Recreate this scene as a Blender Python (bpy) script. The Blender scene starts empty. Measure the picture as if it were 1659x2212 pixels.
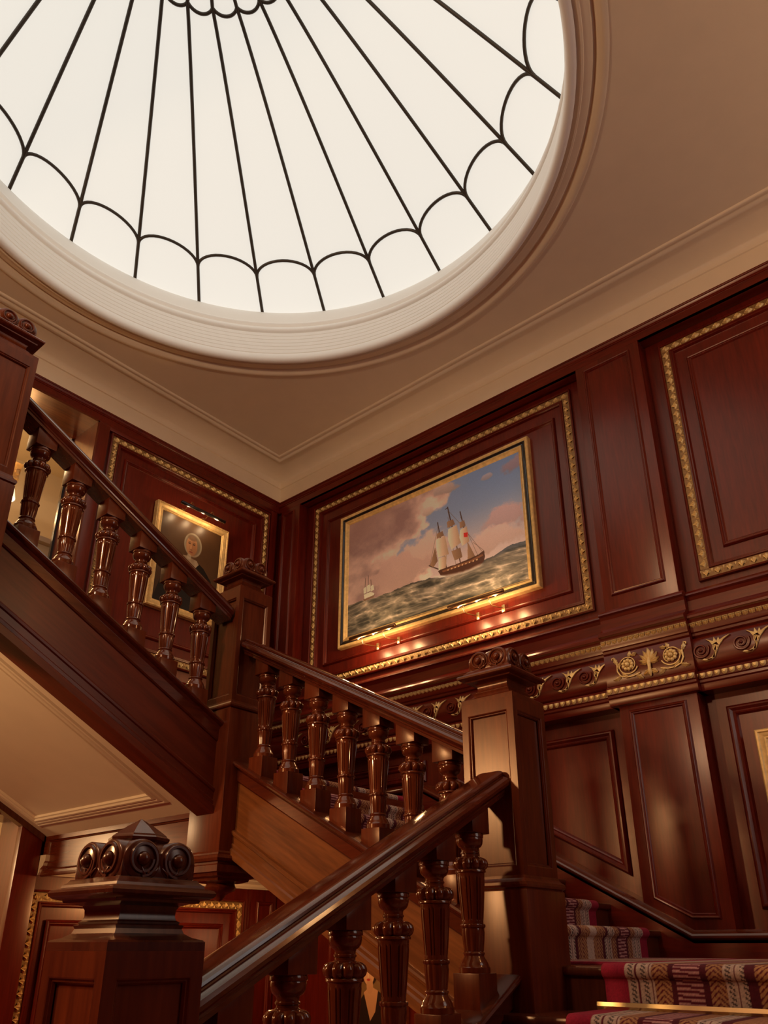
import bpy, bmesh, math, random
import numpy as np
from mathutils import Vector, Matrix

random.seed(7)
SC = bpy.context.scene
COL = SC.collection
PI = math.pi

# ------------------------------------------------------------------ camera
# world: eye level is z = 0; wall_right is the plane X = 0, wall_left the plane Y = 0
YAW, PIT = math.radians(40.55), math.radians(23.635)
EYE = Vector((4.56433, 5.30725, 0.0))
fwd = Vector((-math.cos(YAW) * math.cos(PIT), -math.sin(YAW) * math.cos(PIT), math.sin(PIT)))
cam_data = bpy.data.cameras.new('camera')
cam = bpy.data.objects.new('camera', cam_data)
COL.objects.link(cam)
cam.location = EYE
cam.rotation_euler = fwd.to_track_quat('-Z', 'Y').to_euler()
cam_data.sensor_fit = 'VERTICAL'
cam_data.sensor_height = 36.0
cam_data.lens = 1688.6 / 2212 * 36.0
cam_data.shift_y = (1305.7 - 1106.0) / 2212
cam_data.clip_start = 0.05
SC.camera = cam
SC.cycles.max_bounces = 6
SC.cycles.diffuse_bounces = 3
SC.cycles.glossy_bounces = 3
SC.cycles.caustics_reflective = False
SC.cycles.caustics_refractive = False

# ------------------------------------------------------------------ light, exposure
SC.view_settings.view_transform = 'Standard'
SC.view_settings.look = 'None'
SC.view_settings.gamma = 1.0
SC.view_settings.use_curve_mapping = False
SC.view_settings.exposure = 0.0
DOME_STRENGTH = 0.77
world = bpy.data.worlds.new('world')
SC.world = world
world.use_nodes = True
world.node_tree.nodes['Background'].inputs[0].default_value = (0.75, 0.85, 1.0, 1)
world.node_tree.nodes['Background'].inputs[1].default_value = 0.6

def point(name, loc, power, col, radius=0.12):
    d = bpy.data.lights.new(name, 'POINT')
    d.energy = power; d.color = col; d.shadow_soft_size = radius
    o = bpy.data.objects.new(name, d); COL.objects.link(o); o.location = loc
    return o
WARM = (1.0, 0.55, 0.22)
WARM2 = (1.0, 0.74, 0.48)

# ------------------------------------------------------------------ materials
def nt(name):
    m = bpy.data.materials.new(name); m.use_nodes = True
    t = m.node_tree
    for n in list(t.nodes):
        t.nodes.remove(n)
    out = t.nodes.new('ShaderNodeOutputMaterial')
    b = t.nodes.new('ShaderNodeBsdfPrincipled')
    t.links.new(b.outputs[0], out.inputs[0])
    return m, t, b, out

def wood(name, light, dark, grain='z', rough=0.30, coat=0.42, rot=(0, 0, 0), figure=1.0, crough=0.24):
    m, t, b, out = nt(name)
    N, L = t.nodes.new, t.links.new
    tc = N('ShaderNodeTexCoord'); oi = N('ShaderNodeObjectInfo')
    r = N('ShaderNodeMapping'); r.inputs['Rotation'].default_value = rot
    L(tc.outputs['Object'], r.inputs['Vector'])
    add = N('ShaderNodeVectorMath'); add.operation = 'ADD'
    L(r.outputs[0], add.inputs[0])
    sc = N('ShaderNodeVectorMath'); sc.operation = 'SCALE'
    sc.inputs[0].default_value = (7.3, 3.1, 5.7); L(oi.outputs['Random'], sc.inputs['Scale'])
    L(sc.outputs[0], add.inputs[1])
    k = {'x': (0.09, 1, 1), 'y': (1, 0.09, 1), 'z': (1, 1, 0.09)}[grain]
    m1 = N('ShaderNodeMapping'); m1.inputs['Scale'].default_value = [v * 70 for v in k]
    m2 = N('ShaderNodeMapping'); m2.inputs['Scale'].default_value = [v * 9 for v in k]
    L(add.outputs[0], m1.inputs[0]); L(add.outputs[0], m2.inputs[0])
    n1 = N('ShaderNodeTexNoise'); n1.inputs['Detail'].default_value = 2; n1.inputs['Scale'].default_value = 1
    n2 = N('ShaderNodeTexNoise'); n2.inputs['Detail'].default_value = 1; n2.inputs['Scale'].default_value = 1
    n2.inputs['Distortion'].default_value = 1.2
    L(m1.outputs[0], n1.inputs['Vector']); L(m2.outputs[0], n2.inputs['Vector'])
    mx = N('ShaderNodeMath'); mx.operation = 'MULTIPLY_ADD'; mx.inputs[1].default_value = 0.55
    L(n1.outputs['Fac'], mx.inputs[0])
    m3 = N('ShaderNodeMath'); m3.operation = 'MULTIPLY'; m3.inputs[1].default_value = 0.45 * figure
    L(n2.outputs['Fac'], m3.inputs[0]); L(m3.outputs[0], mx.inputs[2])
    cr = N('ShaderNodeValToRGB')
    cr.color_ramp.elements[0].position = 0.24; cr.color_ramp.elements[1].position = 0.76
    cr.color_ramp.elements[0].color = (*dark, 1); cr.color_ramp.elements[1].color = (*light, 1)
    L(mx.outputs[0], cr.inputs[0]); L(cr.outputs[0], b.inputs['Base Color'])
    b.inputs['Roughness'].default_value = rough
    b.inputs['Specular IOR Level'].default_value = 0.42
    b.inputs['Specular Tint'].default_value = (1.0, 0.66, 0.44, 1)      # amber varnish
    b.inputs['Coat Tint'].default_value = (1.0, 0.86, 0.70, 1)
    b.inputs['Coat Weight'].default_value = coat
    b.inputs['Coat Roughness'].default_value = crough
    return m

def plain(name, col, rough=0.6, metal=0.0, coat=0.0, noise=0.0, nscale=20):
    m, t, b, out = nt(name)
    b.inputs['Base Color'].default_value = (*col, 1)
    b.inputs['Roughness'].default_value = rough
    b.inputs['Metallic'].default_value = metal
    b.inputs['Coat Weight'].default_value = coat
    if noise:
        N, L = t.nodes.new, t.links.new
        tc = N('ShaderNodeTexCoord'); n = N('ShaderNodeTexNoise')
        n.inputs['Scale'].default_value = nscale; n.inputs['Detail'].default_value = 4
        L(tc.outputs['Object'], n.inputs['Vector'])
        cr = N('ShaderNodeValToRGB')
        cr.color_ramp.elements[0].position = 0.3; cr.color_ramp.elements[1].position = 0.7
        cr.color_ramp.elements[0].color = (*[c * (1 - noise) for c in col], 1)
        cr.color_ramp.elements[1].color = (*[min(1, c * (1 + noise * 0.5)) for c in col], 1)
        L(n.outputs['Fac'], cr.inputs[0]); L(cr.outputs[0], b.inputs['Base Color'])
    return m

def emit(name, col, s, sampled=False):
    m, t, b, out = nt(name)
    if not sampled: m.cycles.emission_sampling = 'NONE'      # tiny bulbs: their point lamps do the lighting
    b.inputs['Base Color'].default_value = (0.25, 0.23, 0.20, 1)
    b.inputs['Roughness'].default_value = 0.4
    b.inputs['Emission Color'].default_value = (*col, 1)
    b.inputs['Emission Strength'].default_value = s
    return m

def painted(name, rough=0.38, coat=0.15):
    m, t, b, out = nt(name)
    a = t.nodes.new('ShaderNodeAttribute'); a.attribute_name = 'Col'
    t.links.new(a.outputs['Color'], b.inputs['Base Color'])
    b.inputs['Roughness'].default_value = rough
    b.inputs['Coat Weight'].default_value = coat
    b.inputs['Coat Roughness'].default_value = 0.2
    return m

RL, RD = (0.185, 0.0150, 0.0065), (0.066, 0.0042, 0.0025)       # red mahogany panelling
BL, BD = (0.185, 0.035, 0.010), (0.066, 0.010, 0.004)       # browner stair timber
M = dict(
    wall_v=wood('mahogany_vertical', RL, RD, 'z', 0.30, 0.50, figure=1.0, crough=0.28),
    wall_x=wood('mahogany_along_x', RL, RD, 'x'),
    wall_y=wood('mahogany_along_y', RL, RD, 'y'),
    stair_v=wood('stair_timber_vertical', BL, BD, 'z', 0.28, 0.22),
    stair_x=wood('stair_timber_along_x', BL, BD, 'x', 0.26, 0.5),
    stair_y=wood('stair_timber_along_y', BL, BD, 'y', 0.26, 0.5),
    str_b=wood('string_timber_middle', (0.27, 0.088, 0.024), (0.085, 0.024, 0.008), 'y', 0.28, 0.25, rot=(math.radians(28), 0, 0), figure=1.3),
    str_c=wood('string_timber_upper', (0.15, 0.022, 0.008), (0.055, 0.007, 0.003), 'x', 0.30, 0.15, rot=(0, math.radians(27), 0), figure=1.3),
    str_a=wood('string_timber_lower', BL, BD, 'x', 0.28, 0.20, rot=(0, math.radians(-27), 0), figure=1.3),
    rail_x=wood('handrail_timber_along_x', (0.135, 0.028, 0.012), (0.055, 0.010, 0.006), 'x', 0.20, 1.0, crough=0.10),
    rail_y=wood('handrail_timber_along_y', (0.135, 0.028, 0.012), (0.055, 0.010, 0.006), 'y', 0.20, 1.0, crough=0.10),
    rail=wood('turned_timber', (0.20, 0.046, 0.016), (0.075, 0.014, 0.006), 'z', 0.20, 0.8, crough=0.10),
    dark_v=wood('dark_carved_timber', (0.125, 0.030, 0.014), (0.050, 0.011, 0.006), 'z', 0.26, 0.6),
    gold=plain('gilding', (1.0, 0.66, 0.27), 0.42, 0.25, noise=0.18, nscale=60),
    gold_p=plain('frame_gilding', (0.90, 0.58, 0.22), 0.48, 0.3, noise=0.2, nscale=30),
    gold_d=plain('dull_gilding_ground', (0.36, 0.19, 0.06), 0.5, 0.3, noise=0.4, nscale=80),
    day=emit('added_daylight_pane', (0.90, 0.95, 1.0), 1.6, True),
    brass=plain('brass', (0.80, 0.58, 0.27), 0.30, 1.0),
    bronze=plain('bronzed_tube', (0.30, 0.15, 0.06), 0.32, 0.8),
    black=plain('ebonised_black', (0.018, 0.012, 0.010), 0.30, 0.0, coat=0.4),
    plaster=plain('cream_plaster', (0.84, 0.68, 0.49), 0.75, noise=0.03, nscale=6),
    white=plain('white_plaster', (0.93, 0.89, 0.83), 0.6),
    iron=plain('bronze_glazing_bar', (0.055, 0.040, 0.028), 0.42, 0.4),
    glass=emit('milk_glass', (1.0, 0.95, 0.85), DOME_STRENGTH, True),
    room=plain('cream_room_wall', (0.80, 0.64, 0.42), 0.45),
    silver=plain('silver', (0.8, 0.76, 0.7), 0.18, 1.0),
    floor=plain('crimson_carpet_floor', (0.16, 0.02, 0.03), 0.95, noise=0.4, nscale=90),
    carpet=painted('woven_runner', 0.95, 0.0),
    canvas=painted('oil_paint'),
    candle=plain('ivory_tube', (0.85, 0.78, 0.62), 0.5),
)

# ------------------------------------------------------------------ mesh helpers
class MB:
    """collects vertices and faces of one mesh"""
    def __init__(self):
        self.v, self.f = [], []
    def add(self, vs, fs):
        o = len(self.v)
        self.v += [tuple(p) for p in vs]
        self.f += [tuple(i + o for i in f) for f in fs]
        return self
    def box(self, x0, x1, y0, y1, z0, z1):
        vs = [(x, y, z) for z in (z0, z1) for y in (y0, y1) for x in (x0, x1)]
        return self.add(vs, [(0, 2, 3, 1), (4, 5, 7, 6), (0, 1, 5, 4), (2, 6, 7, 3), (0, 4, 6, 2), (1, 3, 7, 5)])
    def loft(self, loops, close=True, cap0=True, cap1=True):
        n = len(loops[0]); vs = [p for l in loops for p in l]; fs = []
        for i in range(len(loops) - 1):
            for j in range(n if close else n - 1):
                k = (j + 1) % n
                fs.append((i * n + j, i * n + k, (i + 1) * n + k, (i + 1) * n + j))
        if cap0: fs.append(tuple(range(n))[::-1])
        if cap1: fs.append(tuple(range((len(loops) - 1) * n, len(loops) * n)))
        return self.add(vs, fs)
    def squares(self, prof, cx=0, cy=0, cap0=True, cap1=True):
        """stack of square sections: (half width, z)"""
        return self.loft([[(cx - h, cy - h, z), (cx + h, cy - h, z), (cx + h, cy + h, z), (cx - h, cy + h, z)] for h, z in prof], True, cap0, cap1)
    def lathe(self, prof, n=24, cx=0, cy=0, fn=None, cap=True):
        loops = []
        for r, z in prof:
            l = []
            for j in range(n):
                a = 2 * PI * j / n
                rr = fn(r, z, a) if fn else r
                l.append((cx + rr * math.cos(a), cy + rr * math.sin(a), z))
            loops.append(l)
        return self.loft(loops, True, cap, cap)
    def ring(self, poly, prof, mp, fill=False):
        """mitred moulding round a convex polygon: profile of (inset, height)"""
        loops = [[mp(a, b, h) for a, b in inset(poly, i)] for i, h in prof]
        return self.loft(loops, True, False, fill)
    def tube(self, pts, r, n=8, cap=True, up=None):
        pts = [Vector(p) for p in pts]; loops = []
        rr = r if isinstance(r, (list, tuple)) else [r] * len(pts)
        prev = None
        for i, p in enumerate(pts):
            t = (pts[min(i + 1, len(pts) - 1)] - pts[max(i - 1, 0)])
            if t.length < 1e-9: t = Vector((0, 0, 1))
            t.normalize()
            a = prev if prev is not None else (Vector(up) if up else (Vector((0, 0, 1)) if abs(t.z) < 0.9 else Vector((1, 0, 0))))
            x = a - t * a.dot(t)
            if x.length < 1e-6: x = t.orthogonal()
            x.normalize(); prev = x; y = t.cross(x)
            loops.append([p + (x * math.cos(2 * PI * j / n) + y * math.sin(2 * PI * j / n)) * rr[i] for j in range(n)])
        return self.loft(loops, True, cap, cap)
    def ball(self, c, rx, ry=None, rz=None, n=10, m=6):
        ry = ry or rx; rz = rz or rx
        vs = [(c[0], c[1], c[2] - rz)]
        for i in range(1, m):
            t = PI * i / m - PI / 2
            for j in range(n):
                a = 2 * PI * j / n
                vs.append((c[0] + rx * math.cos(t) * math.cos(a), c[1] + ry * math.cos(t) * math.sin(a), c[2] + rz * math.sin(t)))
        vs.append((c[0], c[1], c[2] + rz)); fs = []
        for j in range(n):
            fs.append((0, 1 + (j + 1) % n, 1 + j))
            fs.append((len(vs) - 1, 1 + (m - 2) * n + j, 1 + (m - 2) * n + (j + 1) % n))
        for i in range(m - 2):
            for j in range(n):
                a = 1 + i * n + j; b = 1 + i * n + (j + 1) % n
                fs.append((a, b, b + n, a + n))
        return self.add(vs, fs)
    def prism(self, poly, mp, n0, n1):
        """polygon (a, b) extruded from depth n0 to n1"""
        k = len(poly)
        vs = [mp(a, b, n0) for a, b in poly] + [mp(a, b, n1) for a, b in poly]
        fs = [tuple(range(k))[::-1], tuple(range(k, 2 * k))] + [(i, (i + 1) % k, k + (i + 1) % k, k + i) for i in range(k)]
        return self.add(vs, fs)

def inset(poly, d):
    n = len(poly)
    ar = sum(poly[i][0] * poly[(i + 1) % n][1] - poly[(i + 1) % n][0] * poly[i][1] for i in range(n))
    s = 1 if ar > 0 else -1
    L = []
    for i in range(n):
        (x0, y0), (x1, y1) = poly[i], poly[(i + 1) % n]
        dx, dy = x1 - x0, y1 - y0; l = math.hypot(dx, dy)
        nx, ny = -dy / l * s, dx / l * s
        L.append((nx, ny, nx * (x0 + nx * d) + ny * (y0 + ny * d)))
    out = []
    for i in range(n):
        a, b = L[i - 1], L[i]
        det = a[0] * b[1] - a[1] * b[0]
        out.append(((a[2] * b[1] - b[2] * a[1]) / det, (a[0] * b[2] - b[0] * a[2]) / det))
    return out

def rect(a0, a1, b0, b1):
    return [(a0, b0), (a1, b0), (a1, b1), (a0, b1)]

def mesh_of(name, mb, angle=38, bevel=0.0):
    me = bpy.data.meshes.new(name)
    me.from_pydata(mb.v, [], mb.f)
    bm = bmesh.new(); bm.from_mesh(me)
    bmesh.ops.recalc_face_normals(bm, faces=bm.faces)
    if bevel:
        es = [e for e in bm.edges if len(e.link_faces) == 2 and e.calc_face_angle(0) > 0.6]
        bmesh.ops.bevel(bm, geom=es, offset=bevel, segments=2, affect='EDGES', profile=0.6, clamp_overlap=True)
    bm.to_mesh(me); bm.free()
    me.polygons.foreach_set('use_smooth', [True] * len(me.polygons))
    me.set_sharp_from_angle(angle=math.radians(angle))
    return me

def wloc(o):
    p = Vector((0, 0, 0))
    while o is not None:
        p += o.location; o = o.parent
    return p

def obj(name, mb, mat, parent=None, angle=38, bevel=0.0, local=False, **kw):
    me = mb if isinstance(mb, bpy.types.Mesh) else mesh_of(name, mb, angle, bevel)
    if mat is not None and not me.materials:
        me.materials.append(M[mat] if isinstance(mat, str) else mat)
    o = bpy.data.objects.new(name, me)
    COL.objects.link(o)
    if parent is not None:
        o.parent = parent
        if not local: o.location = -wloc(parent)      # mesh given in world coordinates
    for k, v in kw.items(): o[k] = v
    return o

def thing(name, label, cat, loc=(0, 0, 0), group=None):
    o = bpy.data.objects.new(name, None)
    COL.objects.link(o); o.location = loc; o.empty_display_size = 0.1
    o['label'] = label; o['category'] = cat
    if group: o['group'] = group
    return o

def struct(name, mb, mat, label=None, **kw):
    o = obj(name, mb, mat, None, **kw)
    o['kind'] = 'structure'
    if label: o['label'] = label
    return o

def copy_tree(o, parent=None, loc=None):
    c = o.copy(); COL.objects.link(c); c.parent = parent
    if loc is not None: c.location = loc
    for ch in list(o.children):
        copy_tree(ch, c)
    return c

MR = lambda a, b, n: (n, a, b)         # right wall: a = Y, b = Z, n = out of the wall
ML = lambda a, b, n: (a, n, b)         # left wall: a = X
MZ = lambda a, b, n: (a, b, n)         # horizontal

# ================================================================== THE SETTING
RX, RY = 7.2, 7.4                      # far limits of the stair hall
ROOM = [(0, 0), (RX, 0), (RX, RY), (0, RY)]
ZC = 4.43                              # ceiling
FLOOR = -0.95
OA, OY = 2.71, 2.60                    # centre of the round oculus

def circle(r, n=96):
    return [(OA + r * math.cos(2 * PI * i / n), OY + r * math.sin(2 * PI * i / n)) for i in range(n)]

# floor
struct('floor', MB().box(-0.5, RX, -2.4, RY, FLOOR - 0.1, FLOOR), 'floor', 'crimson carpeted floor at the foot of the stairs')

# ceiling: flat field with the oval opening, bridged to the room outline
mb = MB()
hole = circle(2.125)
outer = []
for x, y in hole:
    dx, dy = x - OA, y - OY
    t = min((RX - 0.33 - OA) / dx if dx > 1e-6 else 1e9, (0.33 - OA) / dx if dx < -1e-6 else 1e9,
            (RY - 0.33 - OY) / dy if dy > 1e-6 else 1e9, (0.33 - OY) / dy if dy < -1e-6 else 1e9)
    outer.append((OA + dx * t, OY + dy * t))
mb.loft([[(x, y, ZC) for x, y in hole], [(x, y, ZC) for x, y in outer]], True, False, False)
for cx, cy in ((0.33, 0.33), (RX - 0.33, 0.33), (RX - 0.33, RY - 0.33), (0.33, RY - 0.33)):
    # corner triangles left over by the radial bridge
    k = min(range(len(outer)), key=lambda i: (outer[i][0] - cx) ** 2 + (outer[i][1] - cy) ** 2)
    for s in (-1, 1):
        a, b = outer[k], outer[(k + s) % len(outer)]
        mb.add([(a[0], a[1], ZC), (b[0], b[1], ZC), (cx, cy, ZC)], [(0, 1, 2)])
ceil = struct('ceiling', mb, 'plaster', 'tan plaster ceiling with a round skylight opening')
# coved cornice round the room
cove = [(0.0, 4.165), (0.0, 4.315), (0.012, 4.318), (0.014, 4.330)]
for i in range(1, 11):
    a = PI / 2 * i / 10
    cove.append((0.014 + 0.226 * (1 - math.cos(a)) ** 0.95, 4.330 + 0.088 * math.sin(a)))
cove += [(0.246, 4.418), (0.247, 4.408), (0.258, 4.404), (0.270, 4.408), (0.276, 4.416), (0.300, 4.420), (0.304, 4.414), (0.314, 4.413), (0.322, 4.420), (0.324, 4.430), (0.34, 4.431)]
obj('coved_cornice', MB().ring(ROOM, cove, MZ), 'plaster', ceil, angle=50)
# raised mouldings round the oculus, on the ceiling
def band(prof, n=64):
    return MB().loft([[(x, y, z) for x, y in circle(r, 2 * n)] for r, z in prof], True, False, False)
obj('oculus_outer_moulding', band([(2.13, 4.431), (2.126, 4.424), (2.112, 4.418), (2.096, 4.417), (2.088, 4.424), (2.080, 4.428), (2.066, 4.440), (2.060, 4.452), (2.046, 4.452), (2.042, 4.436), (2.034, 4.432),
    (1.995, 4.430), (1.990, 4.421), (1.978, 4.419), (1.972, 4.428), (1.955, 4.436)], 64), 'plaster', ceil, angle=50)
lip = [(1.956, 4.440)]
for i in range(0, 11):
    a = PI * (1.0 - i / 10 * 1.05)
    lip.append((1.925 - 0.031 * math.cos(a) , 4.432 - 0.034 * math.sin(a)))
lip += [(1.893, 4.462), (1.900, 4.470)]
obj('oculus_roll_moulding', band(lip, 64), 'white', ceil, angle=50)
fl = [(1.900, 4.470)]
for i in range(6):                      # stepped, reeded drum bands
    z = 4.475 + i * 0.043
    fl += [(1.906 + 0.008 * i, z), (1.900 + 0.008 * i, z + 0.005), (1.902 + 0.008 * i, z + 0.035), (1.916 + 0.008 * i, z + 0.038)]
fl += [(1.958, 4.735)]
obj('oculus_reeded_band', band(fl, 64), 'white', ceil, angle=25)
obj('oculus_cyma_moulding', band([(1.958, 4.735), (1.944, 4.742), (1.934, 4.756), (1.934, 4.775), (1.946, 4.790), (1.962, 4.803), (1.970, 4.820), (1.962, 4.834), (1.958, 4.848), (1.964, 4.860), (1.984, 4.866)], 64), 'white', ceil, angle=50)
obj('oculus_drum', band([(1.984, 4.866), (1.992, 4.90), (2.006, 4.95), (2.028, 5.01), (2.062, 5.065), (2.10, 5.10)], 64), 'white', ceil, angle=50)

# ---- the skylight: 24 glazing bars fanning from an inner ring, scalloped at both ends
SKY = bpy.data.objects.new('window_1', None); COL.objects.link(SKY)
SKY['kind'] = 'structure'; SKY['label'] = 'round leaded skylight of milky glass with fanned bronze bars'
SKY.location = (3.22, OY, 5.08)
RG, ZG, ZS, RS = 2.067, 5.08, 6.20, 0.67
def bar_ends(k):
    """rim point and inner-ring point of bar k (k may be fractional); the inner ring sits off centre"""
    a = math.radians(91.4 + 15 * k)
    return (OA + RG * math.cos(a), OY + RG * math.sin(a)), (3.22 + RS * math.cos(a), OY + 0.02 + RS * math.sin(a))
def roof(k, t, dz=0.0):
    (x0, y0), (x1, y1) = bar_ends(k)
    if t <= 1:
        x, y = x0 + (x1 - x0) * t, y0 + (y1 - y0) * t
        z = ZG + (ZS - ZG) * (1 - (1 - t) ** 1.12)
    else:
        f = t - 1
        x, y = x1 + (3.22 - x1) * f, y1 + (OY - y1) * f
        z = ZS + 0.16 * f
    return (x, y, z + dz)
def arc_t(f):
    return 0.127 + 0.064 * math.sqrt(max(0, 1 - (2 * f - 1) ** 2))
def arc_s(f):
    return 1.0 - 0.026 * max(0, 1 - (2 * f - 1) ** 2) ** 0.7
NPH = 8
for k in range(24):
    fr = [i / NPH for i in range(NPH + 1)]
    # lunette pane, long pane, inner pane: each a curved sheet with thickness
    for nm, t0, t1, nt_ in (('lunette_pane', lambda f: -0.02, arc_t, 2), ('glass_pane', arc_t, arc_s, 4), ('inner_pane', arc_s, lambda f: 1.9, 2)):
        mb = MB(); loops = []
        for i in range(nt_ + 1):
            loops.append([roof(k + f, t0(f) + (t1(f) - t0(f)) * i / nt_, 0.012) for f in fr])
        mb.loft(loops, False, False, False)
        obj(nm, mb, 'glass', SKY, angle=60)
    bt = [-0.02] + [i / 16 for i in range(17)] + [1.3, 1.6, 1.9]
    obj('glazing_bar', MB().tube([roof(k, t, -0.004) for t in bt], 0.0135, 8), 'iron', SKY, angle=60)
    af = [0, 0.01, 0.03, 0.06, 0.1, 0.16, 0.24, 0.32, 0.41, 0.5, 0.59, 0.68, 0.76, 0.84, 0.9, 0.94, 0.97, 0.99, 1]
    obj('scallop_bar', MB().tube([roof(k + f * 0.999, arc_t(f), -0.002) for f in af], 0.0125, 8), 'iron', SKY, angle=60)
    obj('ring_scallop_bar', MB().tube([roof(k + f * 0.999, arc_s(f), -0.002) for f in af], 0.0125, 8), 'iron', SKY, angle=60)
obj('boss', MB().lathe([(0.0, 6.30), (0.10, 6.31), (0.14, 6.33), (0.14, 6.36)], 20, 3.22, OY), 'iron', SKY)

# timber crown moulding below the cove, round the room
crown = [(-0.06, 4.06), (-0.03, 4.06), (-0.03, 4.122), (-0.024, 4.124), (-0.024, 4.132), (-0.018, 4.136), (-0.012, 4.146), (-0.010, 4.152), (-0.004, 4.153), (-0.001, 4.158), (0.0, 4.169), (-0.05, 4.170)]
struct('trim_1', MB().ring(ROOM, crown, MZ), 'wall_y', 'dark mahogany crown moulding under the plaster cove', angle=25)

# ------------------------------------------------------------------ right wall (X = 0)
LZ = 0.958          # half landing at the top of the middle flight
BZ = -0.065         # half landing at its foot
wr = struct('wall_right', MB().prism([(-0.45, 0.46), (1.70, 0.46), (3.15, -0.30), (3.3, FLOOR), (RY, FLOOR), (RY, 4.45), (-0.45, 4.45)], MR, -0.45, -0.15), 'wall_v',
            'red mahogany panelled wall carrying the ship painting')
def dp(poly, k=1.0108):
    """rectangles measured nearer the front, carried back to the depth of the recess"""
    return [(5.307 - (5.307 - a) * k, b * k) for a, b in poly]
MOULD = [(0, 0.0), (0.004, 0.010), (0.010, 0.016), (0.016, 0.014), (0.020, 0.008), (0.026, 0.010), (0.031, 0.004), (0.034, -0.002), (0.04, -0.006)]
def panel(parent, poly, mp, n, prof=MOULD, mat='wall_v', name='panel', pm='wall_v'):
    """raised moulding ring with the field panel inside"""
    pr = [(i, n + h) for i, h in prof]
    o = obj(name, MB().prism(inset(poly, prof[-1][0] - 0.002), mp, n - 0.02, n + prof[-1][1]), mat, parent)
    obj('panel_moulding', MB().ring(poly, pr, mp), pm, o, angle=25)
    return o
def board(name, parent, a0, a1, b0, b1, n0, n1, mp=MR, mat='wall_v', bevel=0.003):
    return obj(name, MB().prism(rect(a0, a1, b0, b1), mp, n0, n1), mat, parent, bevel=bevel)

# upper stage: pilasters standing proud of two recessed bays
p = board('pilaster', wr, 0.0, 0.268, 2.03, 4.0605, -0.15, -0.03)
panel(p, rect(0.03, 0.20, 2.14, 4.02), MR, -0.03)
p = board('pilaster', wr, 3.312, 3.812, 2.03, 4.0605, -0.15, -0.03)
panel(p, rect(3.372, 3.745, 2.134, 4.014), MR, -0.03)
p = board('pilaster', wr, 6.80, RY, 2.03, 4.0605, -0.15, -0.03)
panel(p, rect(6.86, RY - 0.06, 2.134, 4.014), MR, -0.03)
for a0, a1 in ((0.268, 3.312), (3.812, 6.80)):
    board('head_rail', wr, a0, a1, 4.06, 4.12, -0.15, -0.031, mat='wall_y')

LEAF_N = 7
def leaf_strip(mb, mp, p0, p1, n, w=0.052, pitch=0.072, flip=1, h=0.014):
    """row of gilded shell leaves with small darts between, from p0 to p1"""
    dx, dy = p1[0] - p0[0], p1[1] - p0[1]; L = math.hypot(dx, dy)
    ux, uy = dx / L, dy / L; vx, vy = -uy * flip, ux * flip
    k = max(1, round(L / pitch)); s = L / k
    P = lambda u, v, hh: mp(p0[0] + ux * u + vx * v, p0[1] + uy * u + vy * v, n + hh)
    for i in range(k):
        c = (i + 0.5) * s
        vs = [P(c, -w * 0.42, h * 0.5)]; fs = []
        for ring_, (rr, hh) in enumerate(((0.55, 1.25), (1.0, 0.0))):
            for j in range(LEAF_N):
                a = -0.18 * PI + 1.36 * PI * j / (LEAF_N - 1)
                lob = 1.0 if j % 2 else 0.84
                rib = 1.0 if j % 2 else 0.55
                vs.append(P(c - s * 0.45 * rr * lob * math.cos(a), w * 0.42 * rr * lob * math.sin(a) + w * 0.02, h * hh * rib))
        for j in range(LEAF_N - 1):
            fs.append((0, 1 + j, 2 + j))
            fs.append((1 + j, 1 + LEAF_N + j, 2 + LEAF_N + j, 2 + j))
        mb.add(vs, fs)
        d = i * s
        mb.add([P(d, w * 0.42, 0.006), P(d - s * 0.12, w * 0.46, 0), P(d + s * 0.12, w * 0.46, 0), P(d, w * 0.05, 0.002)], [(0, 1, 3), (0, 3, 2), (0, 2, 1)])
def gilt_frame(parent, a0, a1, b0, b1, mp, n, w=0.058):
    """recessed bay frame: timber fillets with a gilded leaf moulding, one piece a side"""
    f = obj('bay_frame', MB().ring(rect(a0 - 0.016, a1 + 0.016, b0 - 0.016, b1 + 0.016),
            [(0, n - 0.03), (0.001, n + 0.014), (0.010, n + 0.018), (0.016, n + 0.010), (0.018, n), (0.016 + w, n), (0.018 + w, n + 0.012), (0.026 + w, n + 0.014), (0.032 + w, n + 0.006), (0.040 + w, n + 0.008), (0.046 + w, n - 0.004), (0.05 + w, n - 0.03)], mp), 'wall_v', parent, angle=25)
    o = w * 0.5
    for p0, p1 in (((a0, b0 + o), (a1, b0 + o)), ((a1 - o, b0 + w), (a1 - o, b1 - w)), ((a1, b1 - o), (a0, b1 - o)), ((a0 + o, b1 - w), (a0 + o, b0 + w))):
        mb = MB(); leaf_strip(mb, mp, p0, p1, n + 0.001)
        d_ = 0 if p0[1] != p1[1] else 1
        g_ = obj('gilded_leaf_moulding', mb, 'gold', f, angle=30)
        q_ = [min(p0[0], p1[0]), max(p0[0], p1[0]), min(p0[1], p1[1]), max(p0[1], p1[1])]
        q_[2 * d_] -= w * 0.46; q_[2 * d_ + 1] += w * 0.46
        obj('gilded_ground', MB().prism(rect(*q_), mp, n - 0.01, n + 0.0025), 'gold_d', g_)
    return f
for a0, a1 in ((0.443, 3.208), (3.945, 6.66)):
    (q0, r0), _, (q1, r1), _ = dp(rect(a0, a1, 2.108, 3.948))
    gilt_frame(wr, q0, q1, r0, r1, MR, -0.138)
    panel(wr, dp(rect(a0 + 0.16, a1 - 0.14, 2.28, 3.775)), MR, -0.146)

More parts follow.
